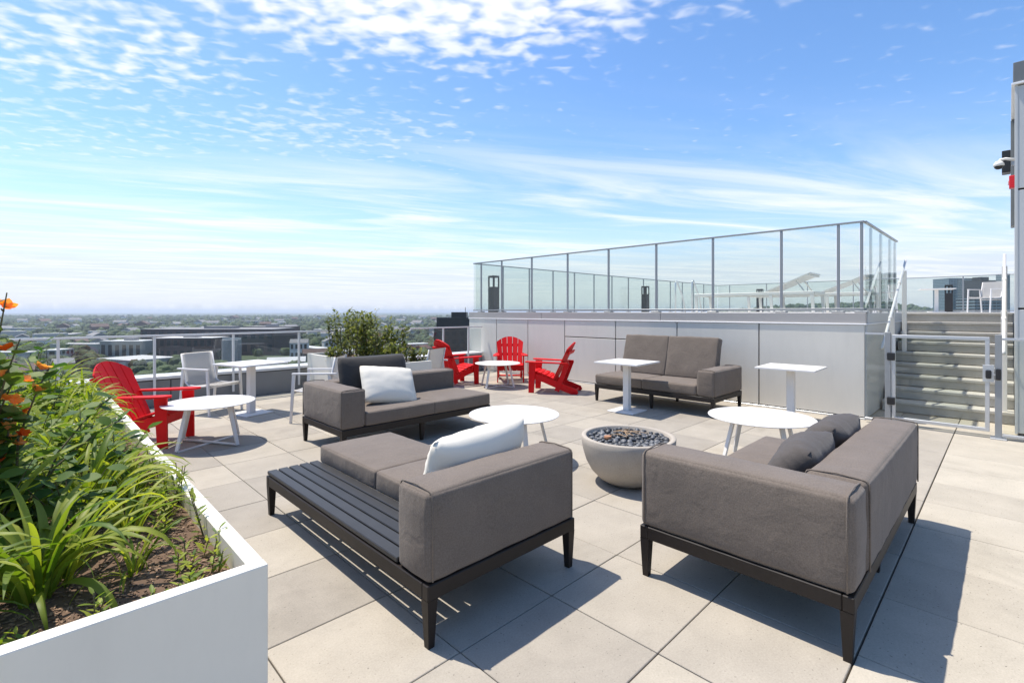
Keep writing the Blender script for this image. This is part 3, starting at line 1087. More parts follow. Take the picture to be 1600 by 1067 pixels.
def round_table(label, loc, rotz, dia=0.92, z=0.47):
    t = thing('round_table', label, 'table', (*loc, 0), rotz, 'round white coffee tables')
    obj('table_top', lathe(B(), [(0, z - 0.014), (dia / 2 - 0.02, z - 0.014), (dia / 2 - 0.003, z - 0.009), (dia / 2, z - 0.004), (dia / 2 - 0.003, z), (0, z)], 64), 'white_paint', t, smooth=False)
    rt, rb = dia * 0.30, dia * 0.43
    for k in range(4):
        a = k * PI / 2 + PI / 4
        c, s = math.cos(a), math.sin(a)
        bm = B()
        bar(bm, (rt * c, rt * s, z - 0.0145), (rb * c, rb * s, 0.012), 0.05, 0.016, (c, s, 0), 0.038, 0.016)
        obj('leg', bm, 'white_paint', t)
    for k, zz in ((0, 0.006), (1, 0.0185)):
        a = k * PI / 2 + PI / 4
        c, s = math.cos(a), math.sin(a)
        bm = B()
        bar(bm, (-rb * 0.975 * c, -rb * 0.975 * s, zz), (rb * 0.975 * c, rb * 0.975 * s, zz), 0.034, 0.012)
        obj('floor_bar', bm, 'white_paint', t)
    return t


round_table('round white table beside the left red chair and the planter', (1.445, 6.33), R(-16))
round_table('round white table in the middle behind the white daybed pillow', (3.44, 3.46), R(20), 0.90)
round_table('round white table beyond the right sofa near the gate', (5.06, 1.69), R(10), 0.95)
round_table('round white table between the three far red chairs', (6.62, 7.12), R(-32), 0.90)


def square_table(label, loc, rotz, base_z=0.0, size=0.71):
    t = thing('square_table', label, 'table', (*loc, base_z), rotz, 'square white pedestal tables')
    h = size / 2
    obj('table_top', mbox(-h, h, -h, h, 0.718, 0.742, 0.004, 2), 'white_paint', t)
    obj('post', mbox(-0.045, 0.045, -0.045, 0.045, 0.0165, 0.7175, 0.004, 1), 'white_paint', t)
    obj('base', mbox(-0.215, 0.215, -0.215, 0.215, 0.0, 0.016, 0.004, 1), 'white_paint', t)
    return t


square_table('square white pedestal table at the left before the low railing', (2.30, 7.76), R(17))
square_table('square white pedestal table standing in front of the wall sofa', (6.36, 4.0), R(3))
square_table('square white pedestal table by the wall right of the wall sofa', (7.33, 2.06), R(2))

# ------------------------------------------------------------------ white sling armchairs


def sling_chair():
    t = thing('sling_armchair', 'white sling armchair', 'chair')
    fr_ = 'white_paint'
    for s in (-1, 1):
        y = s * 0.275
        bm = B()
        bar(bm, (0.235, y, 0.645), (0.275, y, 0.0), 0.040, 0.022, (0, 1, 0), 0.030, 0.022)
        obj('leg', bm, fr_, t)
        bm = B()
        bar(bm, (-0.23, y, 0.645), (-0.30, y, 0.0), 0.040, 0.022, (0, 1, 0), 0.030, 0.022)
        obj('leg', bm, fr_, t)
        obj('arm', mbox(-0.33, 0.258, y - 0.022, y + 0.022, 0.6455, 0.668, 0.006, 2), fr_, t)
        obj('side_rail', tube(B(), [(0.25, s * 0.248, 0.43), (0.05, s * 0.248, 0.405), (-0.16, s * 0.248, 0.415), (-0.215, s * 0.248, 0.46), (-0.30, s * 0.248, 0.87)], 0.0125, 8), fr_, t, smooth=True)
    prof = [(0.255, 0.425), (0.235, 0.44), (0.15, 0.425), (0.03, 0.412), (-0.10, 0.412), (-0.17, 0.425), (-0.215, 0.47), (-0.245, 0.58), (-0.272, 0.72), (-0.298, 0.86), (-0.305, 0.875)]
    bm = B()
    rows = []
    for yy in [-0.245 + 0.49 * i / 8 for i in range(9)]:
        sag = 0.012 * (1 - (yy / 0.245) ** 2)
        rows.append([bm.verts.new((px - (sag if pz > 0.5 else 0), yy, pz - (sag if pz <= 0.5 else 0))) for px, pz in prof])
    for a, b_ in zip(rows[:-1], rows[1:]):
        for i in range(len(prof) - 1):
            bm.faces.new([a[i], a[i + 1], b_[i + 1], b_[i]])
    bmesh.ops.solidify(bm, geom=bm.faces[:], thickness=0.005)
    obj('sling', bm, 'sling', t, smooth=True)
    obj('cross_bar', tube(B(), [(0.235, -0.27, 0.40), (0.235, 0.27, 0.40)], 0.011, 8), fr_, t, smooth=True)
    obj('cross_bar', tube(B(), [(-0.27, -0.27, 0.36), (-0.27, 0.27, 0.36)], 0.011, 8), fr_, t, smooth=True)
    return t


ch = sling_chair()


def place(src, first, loc, rz, label, group=None):
    c = src if first else copy_tree(src)
    c.location = loc
    c.rotation_euler = (0, 0, rz)
    c['label'] = label
    if group:
        c['group'] = group
    return c


KG = 'white sling armchairs'
place(ch, True, (1.93, 8.31, 0), R(-63), 'white sling armchair at the left square table, turned to the right', KG)
place(ch, False, (2.86, 6.72, 0), R(138), 'white sling armchair behind the sofa arm, facing the left railing', KG)
place(ch, False, (4.72, 6.95, 0), R(112), 'white sling armchair beyond the far planter, only its back showing', KG)

# ------------------------------------------------------------------ red adirondack chairs


def adirondack():
    t = thing('adirondack_chair', 'red adirondack chair', 'chair')
    m = 'red_plastic'
    for s in (-1, 1):
        # side stringer: from the front knee to the rear foot
        bm = B()
        prof = [(0.37, 0.375), (0.37, 0.27), (0.12, 0.20), (-0.30, 0.035), (-0.40, 0.0), (-0.50, 0.0), (-0.53, 0.03), (-0.50, 0.09), (-0.10, 0.235), (0.10, 0.31)]
        lo = [bm.verts.new((x_, s * 0.245 - 0.012, z_)) for x_, z_ in prof]
        hi = [bm.verts.new((x_, s * 0.245 + 0.012, z_)) for x_, z_ in prof]
        bm.faces.new(lo)
        bm.faces.new(hi[::-1])
        for i in range(len(prof)):
            j = (i + 1) % len(prof)
            bm.faces.new([lo[j], lo[i], hi[i], hi[j]])
        bmesh.ops.recalc_face_normals(bm, faces=bm.faces[:])
        obj('stringer', bm, m, t)
        bm = B()
        bar(bm, (0.315, s * 0.272, 0.545), (0.335, s * 0.272, 0.0), 0.13, 0.024, (0, 1, 0), 0.10, 0.024)
        obj('front_leg', bm, m, t)
        # arm: plan outline with rounded front
        bm = B()
        out = [(-0.36, 0.25), (-0.36, 0.30), (-0.10, 0.335), (0.20, 0.365), (0.36, 0.37), (0.42, 0.35), (0.445, 0.305), (0.42, 0.255), (0.36, 0.235), (0.10, 0.235)]
        lo = [bm.verts.new((x_, s * y_, 0.546 + 0.02 * (x_ + 0.1))) for x_, y_ in out]
        hi = [bm.verts.new((x_, s * y_, 0.569 + 0.02 * (x_ + 0.1))) for x_, y_ in out]
        bm.faces.new(lo)
        bm.faces.new(hi)
        for i in range(len(out)):
            j = (i + 1) % len(out)
            bm.faces.new([lo[i], lo[j], hi[j], hi[i]])
        bmesh.ops.recalc_face_normals(bm, faces=bm.faces[:])
        bmesh.ops.bevel(bm, geom=[e for e in bm.edges], offset=0.004, segments=1, affect='EDGES')
        obj('arm', bm, m, t)
        bm = B()
        bar(bm, (-0.14, s * 0.262, 0.05), (-0.33, s * 0.262, 0.555), 0.085, 0.022, (0, 1, 0))
        obj('arm_support', bm, m, t)
    # seat slats follow the curved stringer
    seatp = [(0.365, 0.372, -20), (0.285, 0.388, 3), (0.20, 0.370, 14), (0.115, 0.342, 18), (0.03, 0.308, 20), (-0.05, 0.276, 20)]
    for x_, z_, ang in seatp:
        c, s_ = math.cos(R(ang)), math.sin(R(ang))
        bm = B()
        bar(bm, (x_, -0.262, z_), (x_, 0.262, z_), 0.074, 0.020, (-s_, 0, c))
        bmesh.ops.bevel(bm, geom=bm.edges[:], offset=0.004, segments=1, affect='EDGES')
        obj('seat_slat', bm, m, t)
    bm = B()
    bar(bm, (0.372, -0.262, 0.31), (0.372, 0.262, 0.31), 0.09, 0.018, (1, 0, 0))
    obj('front_apron', bm, m, t)
    # back: five slats fanned, rounded crown
    tops = [0.71, 0.785, 0.81, 0.785, 0.71]
    for i in range(5):
        yb = -0.196 + 0.098 * i
        yt = yb * 1.28
        Ls = tops[i]
        lean = math.atan2(0.36, 0.72)
        d = Vector((-math.sin(lean), 0, math.cos(lean)))
        nrm = Vector((math.cos(lean), 0, math.sin(lean)))
        p0 = Vector((-0.065, 0, 0.195))
        bm = B()
        wb, wt = 0.086, 0.113
        def crown(u_):
            yq = yb * 1.28 + u_
            return 0.815 - 1.55 * yq * yq
        out = [(-wb / 2, 0), (wb / 2, 0)] + [(wt / 2 * q_, crown(wt / 2 * q_)) for q_ in (1.0, 0.5, 0.0, -0.5, -1.0)]
        fa, bk = [], []
        for (u, v) in out:
            yy = yb + (yt - yb) * (v / 0.81) + u
            dish = 0.35 * yy * yy
            q = p0 + d * v + Vector((0, yy, 0)) + nrm * dish
            fa.append(bm.verts.new(q + nrm * 0.010))
            bk.append(bm.verts.new(q - nrm * 0.010))
        bm.faces.new(fa)
        bm.faces.new(bk[::-1])
        for a in range(len(out)):
            b_ = (a + 1) % len(out)
            bm.faces.new([fa[b_], fa[a], bk[a], bk[b_]])
        bmesh.ops.recalc_face_normals(bm, faces=bm.faces[:])
        obj('back_slat', bm, m, t)
    for v, wd in ((0.40, 0.60), (0.62, 0.58)):
        q = Vector((-0.065, 0, 0.195)) + Vector((-math.sin(lean), 0, math.cos(lean))) * v - Vector((math.cos(lean), 0, math.sin(lean))) * 0.024
        bm = B()
        bar(bm, (q.x, -wd / 2, q.z), (q.x, wd / 2, q.z), 0.06, 0.022, (1, 0, 0.5))
        obj('back_brace', bm, m, t)
    bm = B()
    tube(bm, [(-0.46, -0.27, 0.045), (-0.46, 0.27, 0.045)], 0.02, 10)
    obj('rear_bar', bm, m, t, smooth=True)
    return t


ad = adirondack()
AG = 'red adirondack chairs'
place(ad, True, (0.93, 6.86, 0), R(-38), 'red adirondack chair behind the long planter at the left', AG)
place(ad, False, (6.24, 7.98, 0), R(-6), 'red adirondack chair facing right, beside the white armchair back', AG)
place(ad, False, (7.42, 7.58, 0), R(-133), 'red adirondack chair facing the camera against the panelled wall', AG)
place(ad, False, (6.95, 5.98, 0), R(119), 'red adirondack chair seen from its side, its back to the wall sofa', AG)

# ------------------------------------------------------------------ fire bowl with pebbles
FB = (3.72, 2.33, 0)
t = thing('fire_bowl', 'round pale concrete fire bowl filled with dark pebbles', 'fire bowl', FB)
prof = [(0, 0.0), (0.14, 0.0), (0.185, 0.010), (0.255, 0.05), (0.318, 0.115), (0.362, 0.195), (0.389, 0.285), (0.399, 0.35), (0.402, 0.402), (0.396, 0.408), (0.366, 0.408), (0.360, 0.402), (0.352, 0.35), (0.34, 0.33), (0, 0.33)]
obj('bowl', lathe(B(), prof, 64), 'bowl_concrete', t, smooth=True)
obj('pebble_bed', lathe(B(), [(0, 0.356), (0.34, 0.356), (0.351, 0.34)], 48), 'seam', t)
peb = []
rng = random.Random(11)
for k in range(7):
    bm = B()
    bmesh.ops.create_icosphere(bm, subdivisions=2, radius=1.0)
    sx, sy, sz = rng.uniform(0.85, 1.2), rng.uniform(0.62, 0.9), rng.uniform(0.42, 0.6)
    for v in bm.verts:
        n_ = 1 + 0.16 * mnoise.noise(v.co * 1.3 + Vector((k * 5, 0, 0)))
        v.co = Vector((v.co.x * sx, v.co.y * sy, v.co.z * sz)) * n_
    me = bpy.data.meshes.new('pebble')
    bm.to_mesh(me)
    bm.free()
    me.polygons.foreach_set('use_smooth', [True] * len(me.polygons))
    me.materials.append(M['pebble'])
    peb.append(me)
pts = []
tries = 0
while len(pts) < 215 and tries < 9000:
    tries += 1
    rr = 0.325 * math.sqrt(rng.random())
    a = rng.uniform(0, 2 * PI)
    q = (rr * math.cos(a), rr * math.sin(a))
    lvl = 0 if len(pts) < 130 else 1
    mind = 0.040 if lvl == 0 else 0.052
    if all((q[0] - w[0]) ** 2 + (q[1] - w[1]) ** 2 > mind ** 2 or w[2] != lvl for w in pts):
        pts.append((q[0], q[1], lvl))
for q in pts:
    s_ = rng.uniform(0.020, 0.031)
    o = obj('pebble', rng.choice(peb), None, t, (q[0], q[1], 0.366 + q[2] * 0.020 + rng.uniform(-0.004, 0.006)), (rng.uniform(-0.5, 0.5), rng.uniform(-0.5, 0.5), rng.uniform(0, 6.28)))
    o.scale = (s_, s_, s_)
obj('burner', lathe(B(), [(0, 0.385), (0.03, 0.385), (0.034, 0.40), (0.03, 0.412), (0, 0.412)], 16, (-0.16, 0.10)), 'rust', t)
for k in range(9):
    a = rng.uniform(0, 2 * PI)
    cx, cy = rng.uniform(-0.12, 0.16), rng.uniform(-0.12, 0.12)
    L = rng.uniform(0.05, 0.11)
    obj('twig', tube(B(), [(cx - L * math.cos(a), cy - L * math.sin(a), 0.408), (cx, cy, 0.416 + rng.uniform(0, 0.01)), (cx + L * math.cos(a + 0.4), cy + L * math.sin(a + 0.4), 0.41)], 0.003, 5), 'twig', t)

# ------------------------------------------------------------------ planters


def planter(label, x0, x1, y0, y1, z, wall=0.05, group=None):
    c = ((x0 + x1) / 2, (y0 + y1) / 2, 0)
    t = thing('planter', label, 'planter', c, 0, group)
    obj('front_wall', mbox(x0, x1, y0, y0 + wall, 0.0, z, 0.005, 2, c), 'white_planter', t)
    obj('rear_wall', mbox(x0, x1, y1 - wall, y1, 0.0, z, 0.005, 2, c), 'white_planter', t)
    obj('side_wall', mbox(x0 + 0.0006, x0 + wall, y0 + wall + 0.0005, y1 - wall - 0.0005, 0.0, z - 0.0006, 0.003, 1, c), 'white_planter', t)
    obj('side_wall', mbox(x1 - wall, x1 - 0.0006, y0 + wall + 0.0005, y1 - wall - 0.0005, 0.0, z - 0.0006, 0.003, 1, c), 'white_planter', t)
    bm = B()
    nx, ny = max(6, int((x1 - x0) / 0.05)), max(6, int((y1 - y0) / 0.05))
    g_ = []
    for i in range(nx + 1):
        row = []
        for j in range(ny + 1):
            px = x0 + wall * 0.6 + (x1 - x0 - 1.2 * wall) * i / nx
            py = y0 + wall * 0.6 + (y1 - y0 - 1.2 * wall) * j / ny
            hgt = z - 0.075 + 0.03 * mnoise.noise(Vector((px * 2.2, py * 2.2, 0.3))) + 0.014 * mnoise.noise(Vector((px * 9, py * 9, 1)))
            row.append(bm.verts.new((px - c[0], py - c[1], hgt)))
        g_.append(row)
    for i in range(nx):
        for j in range(ny):
            bm.faces.new([g_[i][j], g_[i + 1][j], g_[i + 1][j + 1], g_[i][j + 1]])
    so_ = obj('soil', bm, 'soil', t, smooth=True)
    return t, c


def soil_z(x, y, z):
    return z - 0.075 + 0.03 * mnoise.noise(Vector((x * 2.2, y * 2.2, 0.3))) + 0.014 * mnoise.noise(Vector((x * 9, y * 9, 1)))


PZ = 0.70
P1 = (-0.95, 0.53, 1.62, 4.56)
P2 = (-0.95, 0.53, 4.575, 6.25)
P3 = (3.72, 4.60, 6.50, 9.26)
tp1, c1 = planter('long white planter in the left foreground full of daylilies', *P1, PZ)
tp2, c2 = planter('second white planter behind the near one, by the red chair', *P2, PZ)
tp3, c3 = planter('white planter with tall shrubs behind the grey sofa', *P3, PZ)
# bark mulch chips on the near planter
rng = random.Random(21)
bm = B()
for k in range(10000):
    x_ = rng.uniform(P1[0] + 0.6, P1[1] - 0.06)
    y_ = rng.uniform(P1[2] + 0.06, P1[3] - 0.06)
    L, W_ = rng.uniform(0.002, 0.006) * (1 + 1.6 * rng.random() ** 4), rng.uniform(0.0012, 0.0038)
    a, tl_ = rng.uniform(0, 2 * PI), rng.uniform(-0.6, 0.6)
    z_ = soil_z(x_, y_, PZ) + 0.004
    d = Vector((math.cos(a) * math.cos(tl_), math.sin(a) * math.cos(tl_), math.sin(tl_))) * L
    bar(bm, Vector((x_, y_, z_)) - d, Vector((x_, y_, z_)) + d, W_ * 2, W_ * 0.7)
o = obj('bark_mulch', bm, 'mulch')
struct(o, 'stuff', 'brown bark mulch chips on the soil of the near planter')
o['category'] = 'mulch'

# ---- strap leaves shared by all daylilies
leafs = []
rng = random.Random(5)
for k in range(10):
    L = 0.50
    n_ = 10
    droop = rng.uniform(1.2, 2.7)
    w0 = rng.uniform(0.0078, 0.0125)
    twist = rng.uniform(-0.6, 0.6)
    bm = B()
    ang = R(rng.uniform(55, 82))
    p_ = Vector((0, 0, 0))
    rows = []
    for i in range(n_ + 1):
        u = i / n_
        w_ = w0 * (0.75 + 0.55 * math.sin(min(1, u * 1.5) * PI / 2)) * (1 - max(0, (u - 0.45) / 0.55) ** 1.7)
        w_ = max(w_, 0.0006)
        d = Vector((math.cos(ang), 0, math.sin(ang)))
        nrm = Vector((-math.sin(ang), 0, math.cos(ang)))
        sd = Vector((0, math.cos(twist * u), 0)) + nrm * math.sin(twist * u)
        rows.append([bm.verts.new(p_ + sd * w_ + nrm * w_ * 0.45), bm.verts.new(p_), bm.verts.new(p_ - sd * w_ + nrm * w_ * 0.45)])
        p_ = p_ + d * (L / n_)
        ang -= R(droop * 62 / n_) * (0.35 + 1.5 * u)
    for a, b_ in zip(rows[:-1], rows[1:]):
        bm.faces.new([a[0], a[1], b_[1], b_[0]])
        bm.faces.new([a[1], a[2], b_[2], b_[1]])
    me = bpy.data.meshes.new('leaf')
    bm.to_mesh(me)
    bm.free()
    me.polygons.foreach_set('use_smooth', [True] * len(me.polygons))
    me.materials.append(M['lily_leaf'])
    leafs.append(me)


def daylily(x_, y_, n_, size, label, rng):
    z_ = soil_z(x_, y_, PZ) - 0.01
    t = thing('daylily', label, 'plant', (x_, y_, z_), 0, 'daylilies in the white planters')
    for k in range(n_):
        a = rng.uniform(0, 2 * PI)
        rr = rng.uniform(0.0, 0.05) * size * 1.6
        o = obj('leaf', rng.choice(leafs), None, t, (rr * math.cos(a), rr * math.sin(a), 0), (rng.uniform(-0.15, 0.15), rng.uniform(-0.25, 0.45), a + rng.uniform(-0.5, 0.5)))
        s_ = size * rng.uniform(0.65, 1.15)
        o.scale = (s_, s_ * rng.uniform(0.9, 1.25), s_)
    return t


rng = random.Random(8)
daylily(0.02, 2.10, 70, 0.88, 'arching daylily clump nearest the front rim of the planter', rng)
daylily(0.17, 2.72, 64, 0.88, 'daylily clump in the middle of the near planter, leaves reaching the right rim', rng)
daylily(-0.24, 1.98, 54, 0.85, 'daylily clump at the left image edge beside the front rim', rng)
daylily(0.26, 2.36, 26, 0.55, 'small daylily clump between the two big front ones', rng)
daylily(0.33, 2.62, 24, 0.5, 'small daylily clump close to the right rim, level with the middle clump', rng)
daylily(0.24, 2.02, 20, 0.42, 'smallest daylily tuft in the open soil near the front corner', rng)
ORD = ['first', 'second', 'third', 'fourth', 'fifth', 'sixth', 'seventh', 'eighth', 'ninth', 'tenth', 'eleventh', 'twelfth']
for pl_nm, ya, yb in (('near', 2.45, 4.45), ('second', 4.72, 6.15)):
    for ci, (xc, cn) in enumerate(((0.30, 'beside the right rim'), (0.12, 'in the right middle row'), (-0.13, 'in the left middle row'), (-0.40, 'in the left row'), (-0.68, 'by the left rim'))):
        y_ = ya + (0.45 if (pl_nm == 'near' and ci < 2) else 0.0) + (ci % 2) * 0.12
        k = 0
        while y_ < yb:
            if not (pl_nm == 'near' and ci == 1 and y_ < 3.0):
                daylily(xc + rng.uniform(-0.05, 0.05), y_ + rng.uniform(-0.05, 0.05), rng.randint(34, 46), rng.uniform(0.66, 0.92) * (0.70 if ci == 0 else 0.9 if ci == 1 else 1.0) * (1.0 if pl_nm == 'near' else 1.25),
                        'daylily clump %s of the %s planter, %s from the front' % (cn, pl_nm, ORD[k]), rng)
                k += 1
            y_ += rng.uniform(0.27, 0.34)

# ---- small weeds along the right rim
oval = B()
for i_, (u, w_) in enumerate(((0, 0.02), (0.25, 0.16), (0.55, 0.2), (0.8, 0.13), (1.0, 0.01))):
    for s in (-1, 0, 1):
        oval.verts.new((u, s * w_, -0.10 * u * u + abs(s) * 0.05 * w_ * 5))
oval.verts.ensure_lookup_table()
for i_ in range(4):
    for s in range(2):
        oval.faces.new([oval.verts[i_ * 3 + s], oval.verts[i_ * 3 + s + 1], oval.verts[i_ * 3 + s + 4], oval.verts[i_ * 3 + s + 3]])
oval_me = {}
for nm, wide in (('lily_leaf', 0.8), ('shrub_leaf', 2.0), ('hedge_leaf', 1.5), ('dark_leaf', 1.4)):
    b2 = oval.copy()
    for v in b2.verts:
        v.co.y *= wide
    me = bpy.data.meshes.new('leaf')
    b2.to_mesh(me)
    b2.free()
    me.polygons.foreach_set('use_smooth', [True] * len(me.polygons))
    me.materials.append(M[nm])
    oval_me[nm] = me
oval.free()


def leaf_into(bm, src, mat4):
    """append a leaf mesh to a bmesh (for foliage too small to pick apart)"""
    vs = [bm.verts.new(mat4 @ v.co) for v in src.vertices]
    for p_ in src.polygons:
        bm.faces.new([vs[i] for i in p_.vertices])


def sprig(bm, base, h, n_, L, src, rng, lean=0.25, tw=None):
    a0 = rng.uniform(0, 2 * PI)
    top = Vector(base) + Vector((math.cos(a0) * lean * h, math.sin(a0) * lean * h, h))
    for k in range(n_):
        u = (k + 0.5) / n_
        p_ = Vector(base).lerp(top, u)
        a = a0 + k * 2.4
        rot = Matrix.Rotation(a, 4, 'Z') @ Matrix.Rotation(-rng.uniform(0.2, 0.9), 4, 'Y') @ Matrix.Rotation(rng.uniform(-0.4, 0.4), 4, 'X')
        s_ = L * rng.uniform(0.7, 1.2) * (1.1 - 0.35 * u)
        leaf_into(bm, src, Matrix.Translation(p_) @ rot @ Matrix.Scale(s_, 4))
    return top


rng = random.Random(31)
WC = [0, 0]
for (x_, y_, h_, lb) in ((0.44, 1.80, 0.10, 0), (0.36, 1.90, 0.08, 0), (0.45, 1.99, 0.08, 0), (0.45, 2.18, 0.16, 0), (0.35, 2.3, 0.08, 0), (0.42, 2.45, 0.14, 0), (0.46, 2.62, 0.16, 0), (0.44, 2.85, 0.14, 0), (0.45, 3.1, 0.16, 0), (0.34, 1.71, 0.07, 1), (0.23, 1.70, 0.06, 1), (0.12, 1.74, 0.10, 1), (-0.02, 1.72, 0.06, 1)):
    z_ = soil_z(x_, y_, PZ)
    lab = ('%s small weed from the corner along the right rim of the near planter', '%s small weed from the corner along the front rim of the near planter')[lb] % ORD[WC[lb]]
    WC[lb] += 1
    t = thing('weed', lab, 'plant', (x_, y_, z_), 0, 'weeds in the near planter')
    bm = B()
    sb = B()
    for q in range(rng.randint(2, 4)):
        bx = (rng.uniform(-0.03, 0.03), rng.uniform(-0.03, 0.03), 0)
        tp = sprig(bm, bx, h_ * rng.uniform(0.6, 1.2), 9, 0.045, oval_me['lily_leaf'], rng)
        tube(sb, [bx, tp], 0.0018, 5)
    obj('foliage', bm, 'lily_leaf', t, smooth=True)
    obj('stem', sb, 'stem', t)

# ---- round-leaved plants between the daylilies
rng = random.Random(55)
for k, (x_, y_, h_) in enumerate(((-0.12, 2.42, 0.34), (0.10, 2.45, 0.26), (-0.28, 2.75, 0.42), (-0.02, 2.95, 0.36), (0.30, 3.05, 0.30), (-0.2, 3.3, 0.42), (0.2, 3.5, 0.34), (0.0, 4.0, 0.4), (0.12, 4.9, 0.55), (-0.02, 5.5, 0.62))):
    z_ = soil_z(x_, y_, PZ)
    t = thing('broadleaf_plant', 'round-leaved dark green plant among the daylilies, %s from the front' % ORD[k], 'plant', (x_, y_, z_), 0, 'round-leaved plants in the planters')
    for q in range(7):
        a = rng.uniform(0, 2 * PI)
        tip = Vector((math.cos(a) * rng.uniform(0.04, 0.16), math.sin(a) * rng.uniform(0.04, 0.16), h_ * rng.uniform(0.6, 1.1)))
        obj('stem', tube(B(), [(0, 0, -0.02), tip * 0.5 + Vector((0, 0, 0.03)), tip], [0.003, 0.0025, 0.0015], 5), 'stem', t)
        for w in range(6):
            p_ = tip * (0.35 + 0.65 * (w + 1) / 6)
            o = obj('leaf', oval_me['shrub_leaf'], None, t, p_, (rng.uniform(-0.5, 0.5), rng.uniform(-0.8, 0.4), w * 2.4 + rng.uniform(-0.4, 0.4)))
            s_ = rng.uniform(0.045, 0.085)
            o.scale = (s_, s_ * 0.95, s_)

# ---- flowering shrub at the left edge
FS = (-0.10, 2.55, 0.62)
t = thing('flowering_shrub', 'tall shrub with orange flowers and round leaves at the left edge', 'shrub', FS)
rng = random.Random(77)
flower = B()
for k in range(6):
    a = k * PI / 3
    rot = Matrix.Rotation(a, 4, 'Z') @ Matrix.Rotation(-0.75 if k % 2 else -0.55, 4, 'Y')
    leaf_into(flower, oval_me['shrub_leaf'], rot @ Matrix.Scale(1.0, 4))
fl_me = {}
for nm in ('petal', 'petal_red'):
    b2 = flower.copy()
    me = bpy.data.meshes.new('flower')
    b2.to_mesh(me)
    b2.free()
    me.polygons.foreach_set('use_smooth', [True] * len(me.polygons))
    me.materials.append(M[nm])
    fl_me[nm] = me
flower.free()
stems = []
for k in range(15):
    a = rng.uniform(0, 2 * PI)
    sp_ = rng.uniform(0.05, 0.34)
    h_ = rng.uniform(0.45, 0.95) if k > 2 else 0.93
    if k == 14:
        a, sp_, h_ = 0.6, 0.45, 0.5
    if k == 13:
        a, sp_, h_ = 0.2, 0.40, 0.42
    base = Vector((rng.uniform(-0.06, 0.06), rng.uniform(-0.06, 0.06), -0.02))
    tip = Vector((math.cos(a) * sp_, math.sin(a) * sp_, h_))
    midp = base.lerp(tip, 0.5) + Vector((-math.cos(a) * 0.04, -math.sin(a) * 0.04, 0.07))
    pts_ = [base, base.lerp(midp, 0.5), midp, midp.lerp(tip, 0.55) + Vector((0, 0, 0.02)), tip]
    obj('stem', tube(B(), pts_, [0.006, 0.005, 0.004, 0.003, 0.002], 6), 'stem', t, smooth=True)
    nl = 26
    for q in range(nl):
        u = 0.10 + 0.90 * q / nl
        i_ = min(3, int(u * 4))
        p_ = pts_[i_].lerp(pts_[i_ + 1], u * 4 - i_)
        up = u > 0.8 and k % 3 == 0
        me = oval_me['dark_leaf'] if up else oval_me['shrub_leaf']
        o = obj('leaf', me, None, t, p_, (rng.uniform(-0.5, 0.5), rng.uniform(-0.9, 0.5), q * 2.4 + rng.uniform(-0.4, 0.4)))
        s_ = (0.032 if up else rng.uniform(0.06, 0.095)) * (1.15 - 0.4 * u)
        o.scale = (s_, s_ * (0.9 if not up else 0.8), s_)
    if k < 13 and tip.x < 0.2:
        for q in range(4):
            p_ = tip.lerp(midp, 0.15 + q * 0.28) + Vector((rng.uniform(-0.03, 0.03), rng.uniform(-0.03, 0.03), 0.01))
            o = obj('flower', fl_me['petal' if rng.random() < 0.7 else 'petal_red'], None, t, p_, (rng.uniform(-0.7, 0.7), rng.uniform(-0.7, 0.7), rng.uniform(0, 6)))
            s_ = rng.uniform(0.032, 0.046)
            o.scale = (s_, s_ * 0.8, s_)

# ---- tall shrubs in the far planter
HEDGE_N = 0


def hedge_plant(x_, y_, h_, label, rng, w_=0.28, n_st=9, dens=34, cat='shrub', group='shrubs in the far planter'):
    z_ = PZ - 0.09
    t = thing('upright_shrub', label, cat, (x_, y_, z_), 0, group)
    bm = B()
    sb = B()
    for k in range(n_st):
        a = rng.uniform(0, 2 * PI)
        r_ = w_ * math.sqrt(rng.random())
        hh = h_ * rng.uniform(0.72, 1.05)
        b0 = Vector((0.4 * r_ * math.cos(a), 0.4 * r_ * math.sin(a), 0))
        tp = Vector((r_ * math.cos(a), r_ * math.sin(a), hh))
        md = b0.lerp(tp, 0.5) + Vector((rng.uniform(-0.03, 0.03), rng.uniform(-0.03, 0.03), 0))
        tube(sb, [b0, md, tp], [0.007, 0.005, 0.002], 5)
        for q in range(dens):
            u = 0.12 + 0.9 * rng.random() ** 0.8
            p_ = (b0.lerp(md, u * 2) if u < 0.5 else md.lerp(tp, u * 2 - 1)) + Vector((rng.gauss(0, 0.028), rng.gauss(0, 0.028), rng.gauss(0, 0.02)))
            rot = Matrix.Rotation(rng.uniform(0, 6.28), 4, 'Z') @ Matrix.Rotation(-rng.uniform(-0.3, 1.2), 4, 'Y')
            leaf_into(bm, oval_me['hedge_leaf'], Matrix.Translation(p_) @ rot @ Matrix.Scale(rng.uniform(0.045, 0.085), 4))
    obj('foliage', bm, 'hedge_leaf', t, smooth=True)
    obj('stems', sb, 'stem', t)
    return t


